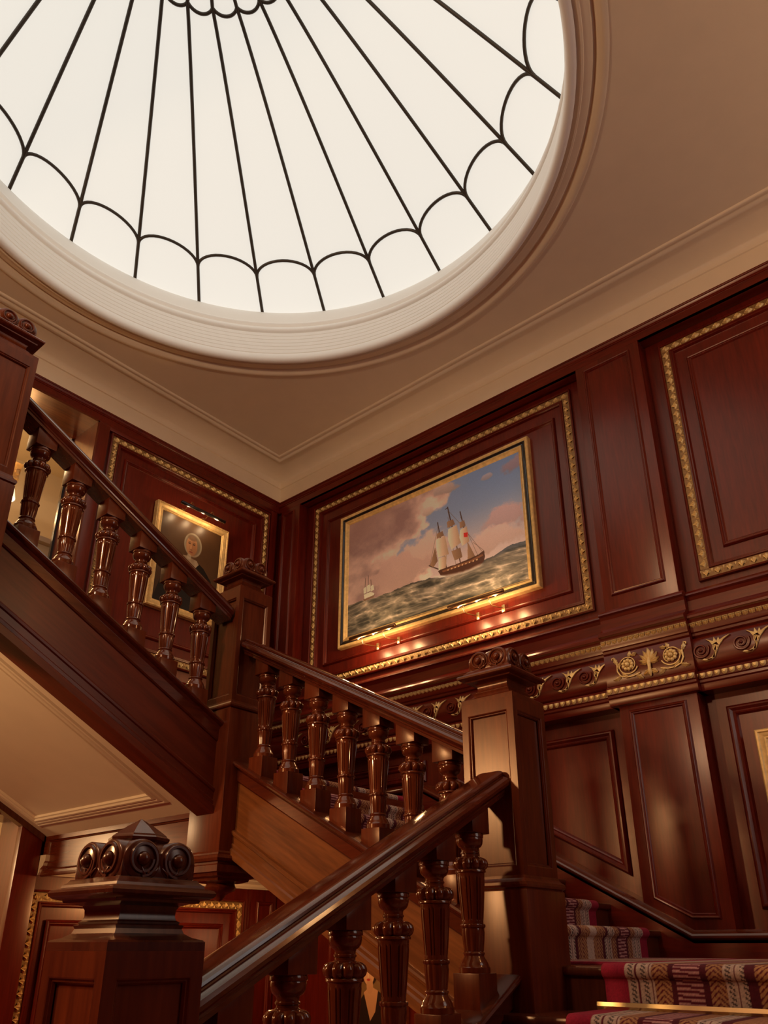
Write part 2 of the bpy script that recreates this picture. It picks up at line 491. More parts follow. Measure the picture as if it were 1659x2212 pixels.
# entablature between the stages: ledge, leaf bead, pulvinated frieze, egg bead
def run(name, parent, pts, prof, mp, mat, angle=25):
    """profile (n, b) run along a polyline of (a, b) with upright joints"""
    mb = MB(); mb.loft([[mp(a, b + db, n) for n, db in prof] for a, b in pts], True, True, True)
    return obj(name, mb, mat, parent, angle=angle)
def bay(parent, mp, a0, a1, off, mat, ornaments=True, pil=False):
    e = off
    run('ledge', parent, [(a0, 0), (a1, 0)], [(-0.15, 2.035), (e - 0.045, 2.03), (e - 0.03, 2.012), (e - 0.018, 2.006), (e - 0.014, 1.994), (e - 0.03, 1.985), (e - 0.04, 1.965), (e - 0.04, 1.900),
        (e - 0.022, 1.880), (e - 0.006, 1.868), (e + 0.012, 1.862), (e + 0.022, 1.846), (e + 0.022, 1.832), (e + 0.006, 1.825), (e - 0.004, 1.806), (e - 0.008, 1.765), (e - 0.012, 1.748), (e - 0.022, 1.742), (e - 0.024, 1.728), (e - 0.03, 1.722), (-0.15, 1.72)], mp, mat)
    fr = [(-0.15, 1.722), (e - 0.035, 1.722)]
    if pil:
        fr += [(e - 0.028, 1.712), (e - 0.028, 1.512), (e - 0.035, 1.502)]
    else:
        for i in range(9):
            t = PI * i / 8
            fr.append((e - 0.040 + 0.038 * math.sin(t), 1.612 + 0.105 * math.cos(t)))
    fr += [(e - 0.04, 1.502), (-0.15, 1.502)]
    run('frieze_band', parent, [(a0, 0), (a1, 0)], fr, mp, mat, 35)
    run('lower_moulding', parent, [(a0, 0), (a1, 0)], [(-0.15, 1.502), (e - 0.02, 1.502), (e - 0.012, 1.492), (e - 0.006, 1.484), (e - 0.010, 1.452), (e - 0.018, 1.446), (e - 0.018, 1.432), (e - 0.028, 1.424), (e - 0.03, 1.400), (e - 0.036, 1.384), (-0.15, 1.384)], mp, mat)
    # carved and gilded beads
    L = a1 - a0; k = max(1, round(L / 0.0385)); s = L / k
    mb = MB()
    for i in range(k):
        c = a0 + (i + 0.5) * s
        for u, hh in ((-0.33, 0.6), (0, 1.0), (0.33, 0.6)):      # three-lobed leaf tabs
            w = s * 0.17
            vs = [mp(c + s * u - w, 1.800, e - 0.002), mp(c + s * u + w, 1.800, e - 0.002), mp(c + s * u * 0.8 + w * 0.7, 1.800 - 0.020 * (0.7 + 0.5 * hh), e - 0.006), mp(c + s * u * 0.8 - w * 0.7, 1.800 - 0.020 * (0.7 + 0.5 * hh), e - 0.006), mp(c + s * u, 1.790, e + 0.010 * hh + 0.002)]
            mb.add(vs, [(0, 1, 4), (1, 2, 4), (2, 3, 4), (3, 0, 4)])
        mb.add([mp(c - s * 0.46, 1.808, e - 0.004), mp(c + s * 0.46, 1.808, e - 0.004), mp(c + s * 0.46, 1.799, e + 0.004), mp(c - s * 0.46, 1.799, e + 0.004)], [(0, 1, 2, 3)])
    obj('leaf_bead', mb, 'gold', parent, angle=20)
    k = max(1, round(L / 0.0425)); s = L / k
    mb = MB()
    for i in range(k):
        c = a0 + (i + 0.5) * s
        vs = []; fs = []
        for r_, hh in ((1.0, 0.0), (0.6, 0.8)):
            for j in range(7):
                t = PI + PI * j / 6
                vs.append(mp(c + s * 0.44 * r_ * math.cos(t), 1.482 + 0.030 * r_ * math.sin(t), e - 0.006 + 0.012 * hh))
        vs.append(mp(c, 1.478, e + 0.006))
        for j in range(6):
            fs.append((j, j + 1, 8 + j, 7 + j)); fs.append((7 + j, 8 + j, 14))
        fs.append((6, 0, 7, 13)); fs.append((7, 14, 13))
        mb.add(vs, fs)
    obj('egg_bead', mb, 'gold', parent, angle=25)

def vitruvian(parent, mp, c, e, flip=1, scale=1.0):
    """running-dog wave: a carved volute with a gilded trumpet leaf"""
    zc = 1.618
    h = lambda b: e - 0.040 + 0.040 * math.sin(math.acos(max(-1, min(1, (b - 1.612) / 0.112)))) + 0.002
    P = lambda a, b, d=0.0: mp(c + a * flip * scale, zc + b * scale, h(zc + b * scale) + d)
    pts = []
    for i in range(40):
        t = i / 39; ang = 2.2 + t * 2 * PI * 1.72
        r = 0.010 + 0.040 * t ** 0.9
        pts.append(P(r * math.cos(ang), r * math.sin(ang)))
    v = obj('carved_volute', MB().tube(pts, [0.0045 + 0.0035 * i / 39 for i in range(40)], 6), 'wall_v', parent, angle=60)
    obj('volute_eye', MB().ball(P(0, 0), 0.010, 0.010, 0.010, 8, 5), 'wall_v', v, angle=60)
    tr = [(0.000, -0.060), (0.022, -0.072), (0.050, -0.070), (0.076, -0.055), (0.092, -0.026), (0.112, 0.010), (0.140, 0.042), (0.180, 0.066), (0.146, 0.056), (0.120, 0.034), (0.112, 0.062),
          (0.100, 0.040), (0.086, 0.068), (0.080, 0.042), (0.036, 0.066), (0.058, 0.046), (0.072, 0.020), (0.080, -0.010), (0.074, -0.034), (0.058, -0.052), (0.034, -0.060), (0.012, -0.054)]
    mb = MB(); n = len(tr)
    vs = [P(a, b, -0.004) for a, b in tr] + [P(a, b, 0.006) for a, b in tr]
    mb.add(vs, [(i, (i + 1) % n, n + (i + 1) % n, n + i) for i in range(n)])
    # fan the top with a raised spine
    spine = [(0.03, -0.066), (0.062, -0.060), (0.084, -0.024), (0.094, 0.010), (0.100, 0.030)]
    o = len(mb.v)
    mb.v += [P(a, b, 0.012) for a, b in spine]
    for i in range(n):
        j = (i + 1) % n
        m = ((tr[i][0] + tr[j][0]) / 2, (tr[i][1] + tr[j][1]) / 2)
        q = min(range(len(spine)), key=lambda s_: (spine[s_][0] - m[0]) ** 2 + (spine[s_][1] - m[1]) ** 2)
        mb.f.append((n + i, n + j, o + q))
    obj('gilded_trumpet_leaf', mb, 'gold', v, angle=40)
    obj('gilded_curl', MB().tube([P(0.088 + 0.012 * math.cos(a), -0.004 + 0.020 * math.sin(a), 0.010) for a in [i * 0.5 for i in range(11)]], 0.0035, 6), 'gold', v, angle=60)

bay(wr, MR, 0.0, 3.312, 0.0, 'wall_y')
bay(wr, MR, 3.312 - 0.025, 3.812 + 0.035, 0.045, 'wall_y', pil=True)
bay(wr, MR, 3.812, RY, 0.0, 'wall_y')
for c in (0.29, 0.51, 0.73, 0.95, 1.17, 1.39, 1.61, 1.83, 2.05, 2.27, 2.49, 2.713, 2.931, 3.130):
    vitruvian(wr, MR, c, 0.0)
for c in (3.892, 4.124, 4.356, 4.588):
    vitruvian(wr, MR, c, 0.0)

# gilded cartouche on the pilaster block of the frieze
def cartouche(parent, mp, c, n, zc=1.612):
    P = lambda a, b, d=0.0: mp(c + a * 1.10, zc + b * 1.06, n + d * 1.3)
    cen = obj('gilded_palmette', MB().tube([P(0, -0.085, 0.006), P(0, -0.06, 0.012), P(0, -0.03, 0.012), P(0, 0.0, 0.010), P(0, 0.03, 0.006)], [0.004, 0.014, 0.010, 0.012, 0.006], 8), 'gold', parent, angle=60)
    def leaf(a0, b0, ang, L, w, curl=0.0):
        mb = MB(); vs = []
        for i in range(7):
            t = i / 6; th = ang + curl * t
            a = a0 + L * t * math.cos(ang + curl * t * 0.5); b = b0 + L * t * math.sin(ang + curl * t * 0.5)
            ww = w * math.sin(PI * (0.12 + 0.86 * t)) * (1.15 if i % 2 else 0.85)
            vs += [P(a - ww * math.sin(th), b + ww * math.cos(th), 0.001), P(a, b, 0.011), P(a + ww * math.sin(th), b - ww * math.cos(th), 0.001)]
        fs = []
        for i in range(6):
            fs += [(3 * i, 3 * i + 1, 3 * i + 4, 3 * i + 3), (3 * i + 1, 3 * i + 2, 3 * i + 5, 3 * i + 4)]
        mb.add(vs, fs)
        obj('acanthus_leaf', mb, 'gold', cen, angle=30)
    for ang, L, w in ((90, 0.090, 0.017), (70, 0.082, 0.015), (110, 0.082, 0.015), (48, 0.076, 0.013), (132, 0.076, 0.013), (22, 0.066, 0.011), (158, 0.066, 0.011), (0, 0.055, 0.009), (180, 0.055, 0.009)):
        leaf(0.0, -0.002, math.radians(ang), L, w)
    for s in (-1, 1):
        leaf(s * 0.004, -0.045, math.radians(90 - s * 100), 0.045, 0.011, -s * 0.9)
        leaf(s * 0.004, -0.050, math.radians(90 - s * 140), 0.040, 0.010, s * 0.5)
        for cx, r0 in ((0.126, 0.056),):
            pts = []; rad = []
            for i in range(44):                   # stem: from the centre, under and round the rosette
                t = i / 43
                ang = math.radians(200 + 400 * t) if s > 0 else math.radians(-20 - 400 * t)
                r = r0 * (1.05 - 0.35 * t)
                pts.append(P(s * cx + r * math.cos(ang), 0.012 + r * math.sin(ang), 0.004)); rad.append(0.0055 - 0.002 * t)
            obj('scroll_stem', MB().tube(pts, rad, 6), 'gold', cen, angle=60)
        mb = MB()
        for j in range(9):                        # rosette
            a = 2 * PI * j / 9
            mb.ball(P(s * 0.126 + 0.026 * math.cos(a), 0.012 + 0.026 * math.sin(a), 0.006), 0.014, 0.014, 0.014, 6, 4)
        mb.ball(P(s * 0.126, 0.012, 0.012), 0.016, 0.016, 0.016, 8, 5)
        obj('rosette', mb, 'gold', cen, angle=60)
        pts = [P(s * a, b, 0.004) for a, b in ((0.06, -0.050), (0.10, -0.062), (0.14, -0.062), (0.175, -0.048), (0.192, -0.015), (0.190, 0.025), (0.196, 0.055), (0.206, 0.072), (0.218, 0.070), (0.216, 0.060))]
        obj('scroll_stem', MB().tube(pts, [0.005, 0.006, 0.006, 0.006, 0.006, 0.0055, 0.005, 0.0045, 0.005, 0.004], 6), 'gold', cen, angle=60)
        for a0, b0, ang, L in ((0.085, -0.060, 205, 0.05), (0.13, -0.066, 35, 0.055), (0.175, -0.050, 330, 0.050), (0.19, 0.0, 110, 0.05), (0.19, 0.03, 60, 0.05), (0.115, 0.060, 95, 0.035), (0.10, 0.064, 150, 0.035)):
            an = math.radians(ang) if s > 0 else PI - math.radians(ang)
            leaf(s * a0, b0, an, L, 0.012, 0.4 * s)
cartouche(wr, MR, 3.582, 0.019)

# lower stage: stiles, pilaster, sloping panels and the sloping rail above the steps
p = obj('pilaster', MB().prism([(3.333, 0.05), (3.822, 0.05), (3.822, 1.39), (3.333, 1.39)], MR, -0.15, -0.02), 'wall_v', wr, bevel=0.003)
panel(p, [(3.395, 0.247), (3.601, 0.136), (3.760, 0.132), (3.757, 1.347), (3.392, 1.347)], MR, -0.02)
MOULD2 = [(0, 0.0), (0.006, 0.012), (0.014, 0.020), (0.022, 0.022), (0.030, 0.014), (0.036, 0.008), (0.044, 0.012), (0.052, 0.008), (0.056, 0.0), (0.062, -0.008)]
panel(wr, dp([(1.95, 1.09), (3.256, 0.378), (3.248, 1.265), (1.95, 1.265)]), MR, -0.14, MOULD2)
panel(wr, rect(0.10, 1.70, 1.14, 1.30), MR, -0.14, MOULD2)
panel(wr, dp(rect(3.95, 6.6, 0.18, 1.284)), MR, -0.14, MOULD2)
SL = 0.552
cl = [(0.0, 1.075), (1.774, 1.075), (3.605, 0.066), (RY, 0.066)]
run('wall_string', wr, cl, [(-0.15, -0.03), (0.022, -0.03), (0.022, -0.42), (-0.15, -0.42)], MR, 'wall_y')
run('sloping_rail', wr, cl, [(-0.15, 0.016), (-0.01, 0.016), (0.004, 0.006), (0.018, 0.002), (0.034, -0.004), (0.040, -0.014), (0.038, -0.024), (0.028, -0.032), (0.022, -0.036), (0.022, -0.05), (-0.15, -0.05)], MR, 'rail_y')

# wall beyond the void below the stairs
uw = obj('understair_wall', MB().box(-0.50, -0.40, -0.5, 3.4, FLOOR, 0.52), 'wall_v', wr)
for a0, a1 in ((-0.02, 0.50), (0.62, 1.42), (1.55, 2.5)):
    panel(uw, rect(a0, a1, -0.9, 0.22), MR, -0.40)

# ------------------------------------------------------------------ left wall (Y = 0)
OX0, OX1, OZ0, OZ1 = 2.008, 3.75, 1.75, 4.055       # upper opening
mb = MB()
for x0, x1, z0, z1 in ((-0.45, OX0, FLOOR, 4.45), (OX1, RX, FLOOR, 4.45), (OX0, OX1, OZ1, 4.45)):
    mb.box(x0, x1, -0.42, -0.06, z0, z1)
mb.box(OX0, OX1, -0.42, -0.06, 0.80, OZ0)
wl = struct('wall_left', mb, 'wall_v', 'red mahogany panelled wall with the bonneted portrait and a doorway')
board('stile', wl, 0.0, 0.075, 2.04, 4.05, -0.06, -0.03, ML)
board('stile', wl, 1.905, OX0, 1.2, 4.05, -0.06, -0.03, ML)
board('stile', wl, OX1, RX, 1.75, 4.09, -0.06, -0.03, ML)
board('head_rail', wl, 0.0, OX0, 4.02, 4.12, -0.06, -0.031, ML, 'wall_x')
board('head_rail', wl, OX0, OX1, OZ1, 4.12, -0.06, -0.031, ML, 'wall_x')
gilt_frame(wl, 0.10, 1.862, 2.14, 3.996, ML, -0.045)
panel(wl, rect(0.245, 1.72, 2.31, 3.835), ML, -0.055)
bay(wl, ML, 0.0, 1.90, 0.0, 'wall_x')
for c in (0.25, 0.48, 0.71, 0.94, 1.17, 1.40, 1.63):
    vitruvian(wl, ML, c + 0.05, 0.0)
# reveal lining of the opening
obj('reveal_lining', MB().box(OX0 - 0.004, OX0 + 0.012, -0.42, -0.028, OZ0, OZ1), 'stair_v', wl)
obj('reveal_lining', MB().box(OX1 - 0.012, OX1 + 0.004, -0.42, -0.028, OZ0, OZ1), 'stair_v', wl)
obj('reveal_head', MB().box(OX0, OX1, -0.42, -0.028, OZ1 - 0.014, OZ1 + 0.004), 'stair_x', wl)
obj('back_architrave', MB().box(OX0 - 0.05, OX0 + 0.03, -0.45, -0.42, OZ0, OZ1 + 0.05), 'black', wl)
# lower stage of the left wall
lp_ = board('pilaster', wl, 1.905, 2.06, FLOOR, 0.76, -0.06, 0.0, ML)
gilt_frame(wl, 0.106, 1.902, -0.88, 0.332, ML, -0.035)
panel(wl, rect(0.285, 1.765, -0.70, 0.165), ML, -0.045)
p = board('pilaster', wl, -0.25, 0.03, FLOOR, 0.44, -0.06, -0.02, ML)
panel(p, rect(-0.207, -0.027, -0.8, 0.345), ML, -0.02)
board('stile', wl, -0.40, -0.27, FLOOR, 0.44, -0.06, -0.02, ML)
run('lower_cornice', wl, [(-0.45, 0), (1.9, 0)], [(-0.06, 0.435), (0.0, 0.435), (0.006, 0.445), (0.012, 0.452), (0.014, 0.470), (0.03, 0.480), (0.05, 0.492), (0.055, 0.510), (0.07, 0.520), (0.07, 0.56), (-0.06, 0.56)], ML, 'plaster')
run('wall_string', wl, [(1.774, 1.075), (3.30, 1.875), (RX, 1.875)], [(-0.06, 0.016), (0.018, 0.002), (0.038, -0.014), (0.022, -0.036), (0.022, -0.42), (-0.06, -0.42)], ML, 'wall_x')
run('soffit_string', wl, [(1.90, 0.66), (3.4, 0.66 + 0.53 * 1.5)], [(-0.05, 0.10), (0.012, 0.10), (0.012, -0.012), (-0.05, -0.012)], ML, 'dark_v')

# walls behind the camera close the hall
mb = MB().box(RX, RX + 0.2, -0.5, RY + 0.2, FLOOR, 4.45)
wb_ = struct('wall_back', mb, 'wall_v', 'panelled wall behind the viewer')
WX0, WX1, WZ0, WZ1 = 0.35, 2.0, 0.9, 3.6                    # unseen window, added so the handrails catch pale highlights
mb = MB()
for x0, x1, z0, z1 in ((-0.45, WX0, FLOOR, 4.45), (WX1, RX + 0.2, FLOOR, 4.45), (WX0, WX1, FLOOR, WZ0), (WX0, WX1, WZ1, 4.45)):
    mb.box(x0, x1, RY, RY + 0.2, z0, z1)
struct('wall_front', mb, 'wall_v', 'panelled wall to the right behind the viewer')
wd = bpy.data.objects.new('added_window', None); COL.objects.link(wd); wd['kind'] = 'structure'; wd['label'] = 'unseen tall window added behind the viewer to put daylight on the handrails'
wd.location = (1.2, RY, WZ0)
for i in range(3):
    for j in range(4):
        x0 = WX0 + (WX1 - WX0) * i / 3; z0 = WZ0 + (WZ1 - WZ0) * j / 4
        obj('pane', MB().box(x0 + 0.02, x0 + (WX1 - WX0) / 3 - 0.02, RY + 0.08, RY + 0.09, z0 + 0.02, z0 + (WZ1 - WZ0) / 4 - 0.02), 'day', wd)
for i in range(4):
    x = WX0 + (WX1 - WX0) * i / 3
    obj('upright_bar', MB().box(x - 0.022, x + 0.022, RY + 0.06, RY + 0.12, WZ0, WZ1), 'white', wd)
for j in range(5):
    z = WZ0 + (WZ1 - WZ0) * j / 4
    obj('cross_bar', MB().box(WX0, WX1, RY + 0.065, RY + 0.115, z - 0.022, z + 0.022), 'white', wd)

# the rooms seen through the two openings of the left wall
mb = MB()
mb.box(0.6, 4.8, -2.3, -2.2, 1.6, 4.75); mb.box(0.5, 0.6, -2.3, -0.42, 1.6, 4.75); mb.box(4.8, 4.9, -2.3, -0.42, 1.6, 4.75)
mb.box(0.5, 4.9, -2.3, -0.42, 4.75, 4.85); mb.box(0.5, 4.9, -2.3, -0.42, 1.6, 1.72)
struct('wall_upper_room', mb, 'room', 'warm cream walls of the lit room behind the doorway')
mb = MB()
mb.box(1.4, 5.2, -2.3, -2.2, FLOOR, 1.6); mb.box(1.3, 1.4, -2.3, -0.42, FLOOR, 1.6); mb.box(5.2, 5.3, -2.3, -0.42, FLOOR, 1.6)
mb.box(1.3, 5.3, -2.3, -0.42, 1.3, 1.6)
struct('wall_lower_room', mb, 'room', 'warm cream walls of the lit passage below the upper flight')

# ================================================================== STAIRS
# ---- one turned baluster, local origin at the centre of its gadrooned bulb
def baluster_parts():
    prof = [(0.050, 0.106), (0.0525, 0.100), (0.0525, 0.090), (0.0490, 0.088), (0.0500, 0.084), (0.0500, 0.078), (0.0475, 0.066), (0.042, 0.057), (0.034, 0.052), (0.0315, 0.046), (0.0315, 0.040), (0.0345, 0.037), (0.0345, 0.033), (0.031, 0.030), (0.031, 0.024), (0.035, 0.021), (0.035, 0.017), (0.033, 0.014)]
    up = MB().lathe(prof, 28)
    bulb = []
    for i in range(15):
        t = -0.42 * PI + 0.92 * PI * i / 14
        bulb.append((0.034 + 0.029 * max(0, math.cos(t)) ** 0.8, -0.004 + 0.024 * math.sin(t)))
    def gad(r, z, a):
        return 0.034 + (r - 0.034) * (0.66 + 0.42 * abs(math.sin(a * 5)) ** 0.7)
    bb = MB().lathe(bulb, 60, fn=gad)
    vase = [(0.054, -0.024), (0.056, -0.027), (0.056, -0.033), (0.0505, -0.036), (0.0495, -0.046), (0.0500, -0.050), (0.0475, -0.10), (0.0435, -0.16), (0.0390, -0.200), (0.0385, -0.206)]
    def flute(r, z, a):
        if -0.195 < z < -0.048:
            f = (a * 8 / (2 * PI)) % 1.0
            g = 0.0035 if (0.30 < f < 0.37 or 0.63 < f < 0.70) else 0.0
            return r - g
        return r
    vp = [(0.054, -0.024), (0.056, -0.027), (0.056, -0.033), (0.0505, -0.036), (0.0495, -0.046), (0.0497, -0.052)] + [(0.0497 - 0.0107 * (i / 8) ** 1.15, -0.056 - 0.136 * i / 8) for i in range(9)] + [(0.0388, -0.197), (0.0385, -0.206)]
    vs = MB().lathe(vp, 96, fn=flute)
    low = [(0.0385, -0.206), (0.0435, -0.209), (0.0445, -0.214), (0.0425, -0.219), (0.039, -0.222), (0.0395, -0.235), (0.0375, -0.26), (0.0345, -0.286), (0.0335, -0.296)]
    def leafy(r, z, a):
        if z < -0.222: return r + 0.0030 * (abs(math.cos(a * 6)) ** 1.5 - 0.5)
        return r + 0.0012 * math.cos(a * 14)
    lo = MB().lathe(low, 72, fn=leafy)
    base = [(0.0335, -0.296), (0.0375, -0.299), (0.039, -0.303), (0.037, -0.307), (0.0355, -0.311), (0.039, -0.318), (0.045, -0.326), (0.050, -0.337), (0.0535, -0.346), (0.0555, -0.348), (0.0555, -0.366)]
    ba = MB().lathe(base, 32)
    return {n: mesh_of(n, m, 40) for n, m in (('vase', vs), ('collar', up), ('gadrooned_bulb', bb), ('leaf_sheath', lo), ('turned_base', ba))}
BAL = baluster_parts()
for m_ in BAL.values(): m_.materials.append(M['rail'])

RAILP = [(0.0, 0.100), (0.030, 0.100), (0.040, 0.097), (0.045, 0.091), (0.046, 0.083), (0.044, 0.078), (0.046, 0.074), (0.054, 0.071), (0.062, 0.064), (0.066, 0.053), (0.065, 0.041), (0.059, 0.031), (0.052, 0.026), (0.051, 0.018), (0.047, 0.014), (0.046, 0.0)]
RAILP = [(a * 1.36, b) for a, b in RAILP]
RAILP = RAILP + [(-a, b) for a, b in RAILP[::-1] if a > 0]

def flight(name, label, mp, line, s_lo, s_hi, wc, bal, mats, up, steps, outer):
    """mp(s, w, z); line(s) = height of the bulb centres; outer = side (+1/-1) facing the well"""
    f = thing(name, label, 'staircase', mp((s_lo + s_hi) / 2, wc, line((s_lo + s_hi) / 2) - 0.95))
    sm, rm = mats
    def sweep(nm, prof, mat, s0=s_lo, s1=s_hi, parent=f, angle=30):
        mb = MB().loft([[mp(s, wc + w, line(s) + dz) for w, dz in prof] for s in (s0, s1)], True, True, True)
        return obj(nm, mb, mat, parent, angle=angle)
    sweep('handrail', [(w, dz + 0.176) for w, dz in RAILP], rm)
    st = sweep('string_board', [(0.045, -0.48), (0.045, -0.92), (-0.045, -0.92), (-0.045, -0.48)], sm)
    cap = [(0.0, -0.450), (0.082, -0.450), (0.092, -0.455), (0.096, -0.464), (0.093, -0.473), (0.082, -0.480), (0.070, -0.483), (0.064, -0.492), (0.058, -0.497), (0.058, -0.552), (0.053, -0.560), (0.046, -0.563)]
    sweep('string_capping', cap + [(-a, b) for a, b in cap[::-1] if a > 0], rm, parent=st)
    low = [(0.044, -0.812), (0.062, -0.816), (0.068, -0.826), (0.066, -0.838), (0.058, -0.844), (0.056, -0.880), (0.062, -0.888), (0.060, -0.905), (0.070, -0.914), (0.072, -0.955)]
    sweep('string_base_moulding', low + [(-a, b) for a, b in low[::-1]], sm, parent=st)
    for s in bal:
        c = Vector(mp(s, wc, line(s)))
        b = obj('baluster', BAL['vase'], None, f, local=True); b.location = c - wloc(f)
        for n in ('collar', 'gadrooned_bulb', 'leaf_sheath', 'turned_base'):
            obj(n, BAL[n], None, b, local=True)
        h = 0.0545
        def blk(zlo, zhi):
            lo_ = [mp(s + a * h, wc + w * h, zlo(s + a * h)) for a, w in ((-1, -1), (1, -1), (1, 1), (-1, 1))]
            hi_ = [mp(s + a * h, wc + w * h, zhi(s + a * h)) for a, w in ((-1, -1), (1, -1), (1, 1), (-1, 1))]
            return MB().loft([lo_, hi_], True, True, True)
        obj('top_block', blk(lambda q: line(s) + 0.104, lambda q: line(q) + 0.178), 'stair_v', b, bevel=0.002)
        obj('base_block', blk(lambda q: line(q) - 0.452, lambda q: line(s) - 0.366), 'stair_v', b, bevel=0.002)
    # treads and risers
    w0, w1 = steps['w']
    for k, (sn, zt) in enumerate(steps['nos']):
        sb = sn - up * 0.0
        nxt = steps['nos'][k + 1][0] if k + 1 < len(steps['nos']) else sn + up * 0.30
        th = 0.035
        pr = [(sn + up * 0.012, zt), (sn + up * 0.003, zt - 0.004), (sn, zt - 0.012), (sn, zt - 0.022), (sn + up * 0.004, zt - 0.031), (sn + up * 0.012, zt - th), (nxt + up * 0.04, zt - th), (nxt + up * 0.04, zt)]
        obj('tread', MB().loft([[mp(s, w, z) for s, z in pr] for w in (w0, w1)], True, True, True), steps['mat'], f, angle=40)
        r0 = sn + up * 0.022
        q = [mp(s, w, z) for w in (w0, w1) for s, z in ((r0, zt - steps['rise']), (r0 + up * 0.02, zt - steps['rise']), (r0 + up * 0.02, zt - 0.03), (r0, zt - 0.03))]
        obj('riser', MB().loft([q[:4], q[4:]], True, True, True), steps['mat'], f)
    return f

mA = lambda s, w, z: (s, w, z)
mB = lambda s, w, z: (w, s, z)
lineA = lambda s: 0.281 - 0.513 * (s - 2.064)
lineB = lambda s: 1.307 - 0.539 * (s - 2.052)
lineC = lambda s: 1.682 + 0.512 * (s - 2.064)
XA, XB, YB, YC, XD = 3.462, 1.772, 3.586, 1.771, 3.432      # newel centres
RISE = 0.147
nosA = [(1.70 + 0.286 * k, BZ - RISE * k) for k in range(5, -1, -1)]
nosB = [(3.430 - 0.2775 * k, BZ + RISE * (k + 1)) for k in range(7)]
nosC = [(1.95 + 0.287 * k, LZ + RISE * (k + 1)) for k in range(5)]
fA = flight('stair_flight', 'lower stair flight with five fluted balusters rising from the foreground newel', mA, lineA, 3.335, 1.900, YB, [2.064 + 0.2215 * i for i in range(6)], ('str_a', 'rail_x'), -1,
            dict(w=(YB, 5.42), nos=nosA, rise=RISE, mat='dark_v'), -1)
fB = flight('stair_flight', 'middle stair flight with seven balusters climbing below the ship painting', mB, lineB, 3.458, 1.899, XB, [2.052 + 0.2075 * i for i in range(7)], ('str_b', 'rail_y'), -1,
            dict(w=(0.02, XB), nos=nosB, rise=RISE, mat='dark_v'), 1)
fC = flight('stair_flight', 'upper stair flight with six balusters climbing in front of the bonneted portrait', mA, lineC, 1.900, 3.306, YC, [2.064 + 0.2170 * i for i in range(6)], ('str_c', 'rail_x'), 1,
            dict(w=(0.02, YC), nos=nosC, rise=RISE, mat='dark_v'), 1)

# soffits
sofC = lambda x: 0.68 + 0.53 * (x - 1.88)
mb = MB()
vs = [(1.88, 0.0), (3.7, 0.0), (3.7, 1.735), (1.88, 1.735)]
mb.add([(x, y, sofC(x)) for x, y in vs] + [(x, y, sofC(x) + 0.04) for x, y in vs], [(0, 1, 2, 3), (7, 6, 5, 4), (0, 4, 5, 1), (1, 5, 6, 2), (2, 6, 7, 3), (3, 7, 4, 0)])
o = obj('soffit', mb, 'plaster', fC)
sofp = [(0, 0.0), (0.008, -0.010), (0.018, -0.012), (0.024, -0.008), (0.030, -0.014), (0.044, -0.018), (0.052, -0.014), (0.056, -0.020), (0.068, -0.022), (0.076, -0.014), (0.084, -0.012), (0.09, 0.0)]
obj('soffit_moulding', MB().ring(rect(1.982, 3.5, 0.085, 1.535), sofp, lambda a, b, n: (a + n * -0.46, b, sofC(a) + n * 0.88)), 'plaster', o, angle=25)
sofB = lambda y: 0.50 - 0.539 * (y - 1.80)
mb = MB()
vs = [(0.0, 1.80), (1.735, 1.80), (1.735, 3.45), (0.0, 3.45)]
mb.add([(x, y, sofB(y)) for x, y in vs] + [(x, y, sofB(y) + 0.04) for x, y in vs], [(0, 1, 2, 3), (7, 6, 5, 4), (0, 4, 5, 1), (1, 5, 6, 2), (2, 6, 7, 3), (3, 7, 4, 0)])
obj('soffit', mb, 'plaster', fB)

# ---- half landings
lt = thing('landing', 'quarter landing in the wall corner, carried on a panelled beam over the passage', 'landing', (0.9, 0.9, 0.5))
obj('landing_floor', MB().box(-0.08, 1.87, -0.03, 1.76, LZ - 0.05, LZ), 'dark_v', lt)
obj('landing_soffit', MB().box(-0.09, 1.80, -0.05, 1.74, 0.50, 0.55), 'plaster', lt)
bm_ = obj('trimmer_beam', MB().box(1.78, 1.868, 0.0, 1.62, 0.445, 0.93), 'stair_y', lt, bevel=0.003)
obj('trimmer_beam', MB().box(0.0, 1.62, 1.70, 1.80, 0.50, 0.93), 'stair_x', lt, bevel=0.003)
MXF = lambda a, b, n: (n, a, b)
obj('beam_moulding', MB().ring(rect(0.0, 1.62, 0.430, 0.685), [(0, 1.868), (0.001, 1.884), (0.030, 1.884), (0.033, 1.876), (0.040, 1.872), (0.045, 1.862)], MXF), 'stair_y', bm_, angle=20)
obj('beam_panel', MB().box(1.855, 1.8705, 0.044, 1.576, 0.474, 0.641), 'stair_y', bm_)
obj('beam_bead', MB().box(1.86, 1.885, 0.0, 1.62, 0.425, 0.447), 'stair_y', bm_, bevel=0.006)
lb = thing('landing', 'carpeted half landing between the lower and middle flights', 'landing', (0.85, 4.4, BZ - 0.1))
obj('landing_floor', MB().box(-0.08, 1.655, 3.43, 5.42, BZ - 0.05, BZ - 0.002), 'dark_v', lb)
ld = thing('landing', 'upper landing beyond the top newel at the left edge', 'landing', (5.0, 0.9, 1.6))
obj('landing_floor', MB().box(3.36, RX, -0.025, 1.80, 1.58, 1.75), 'dark_v', ld)

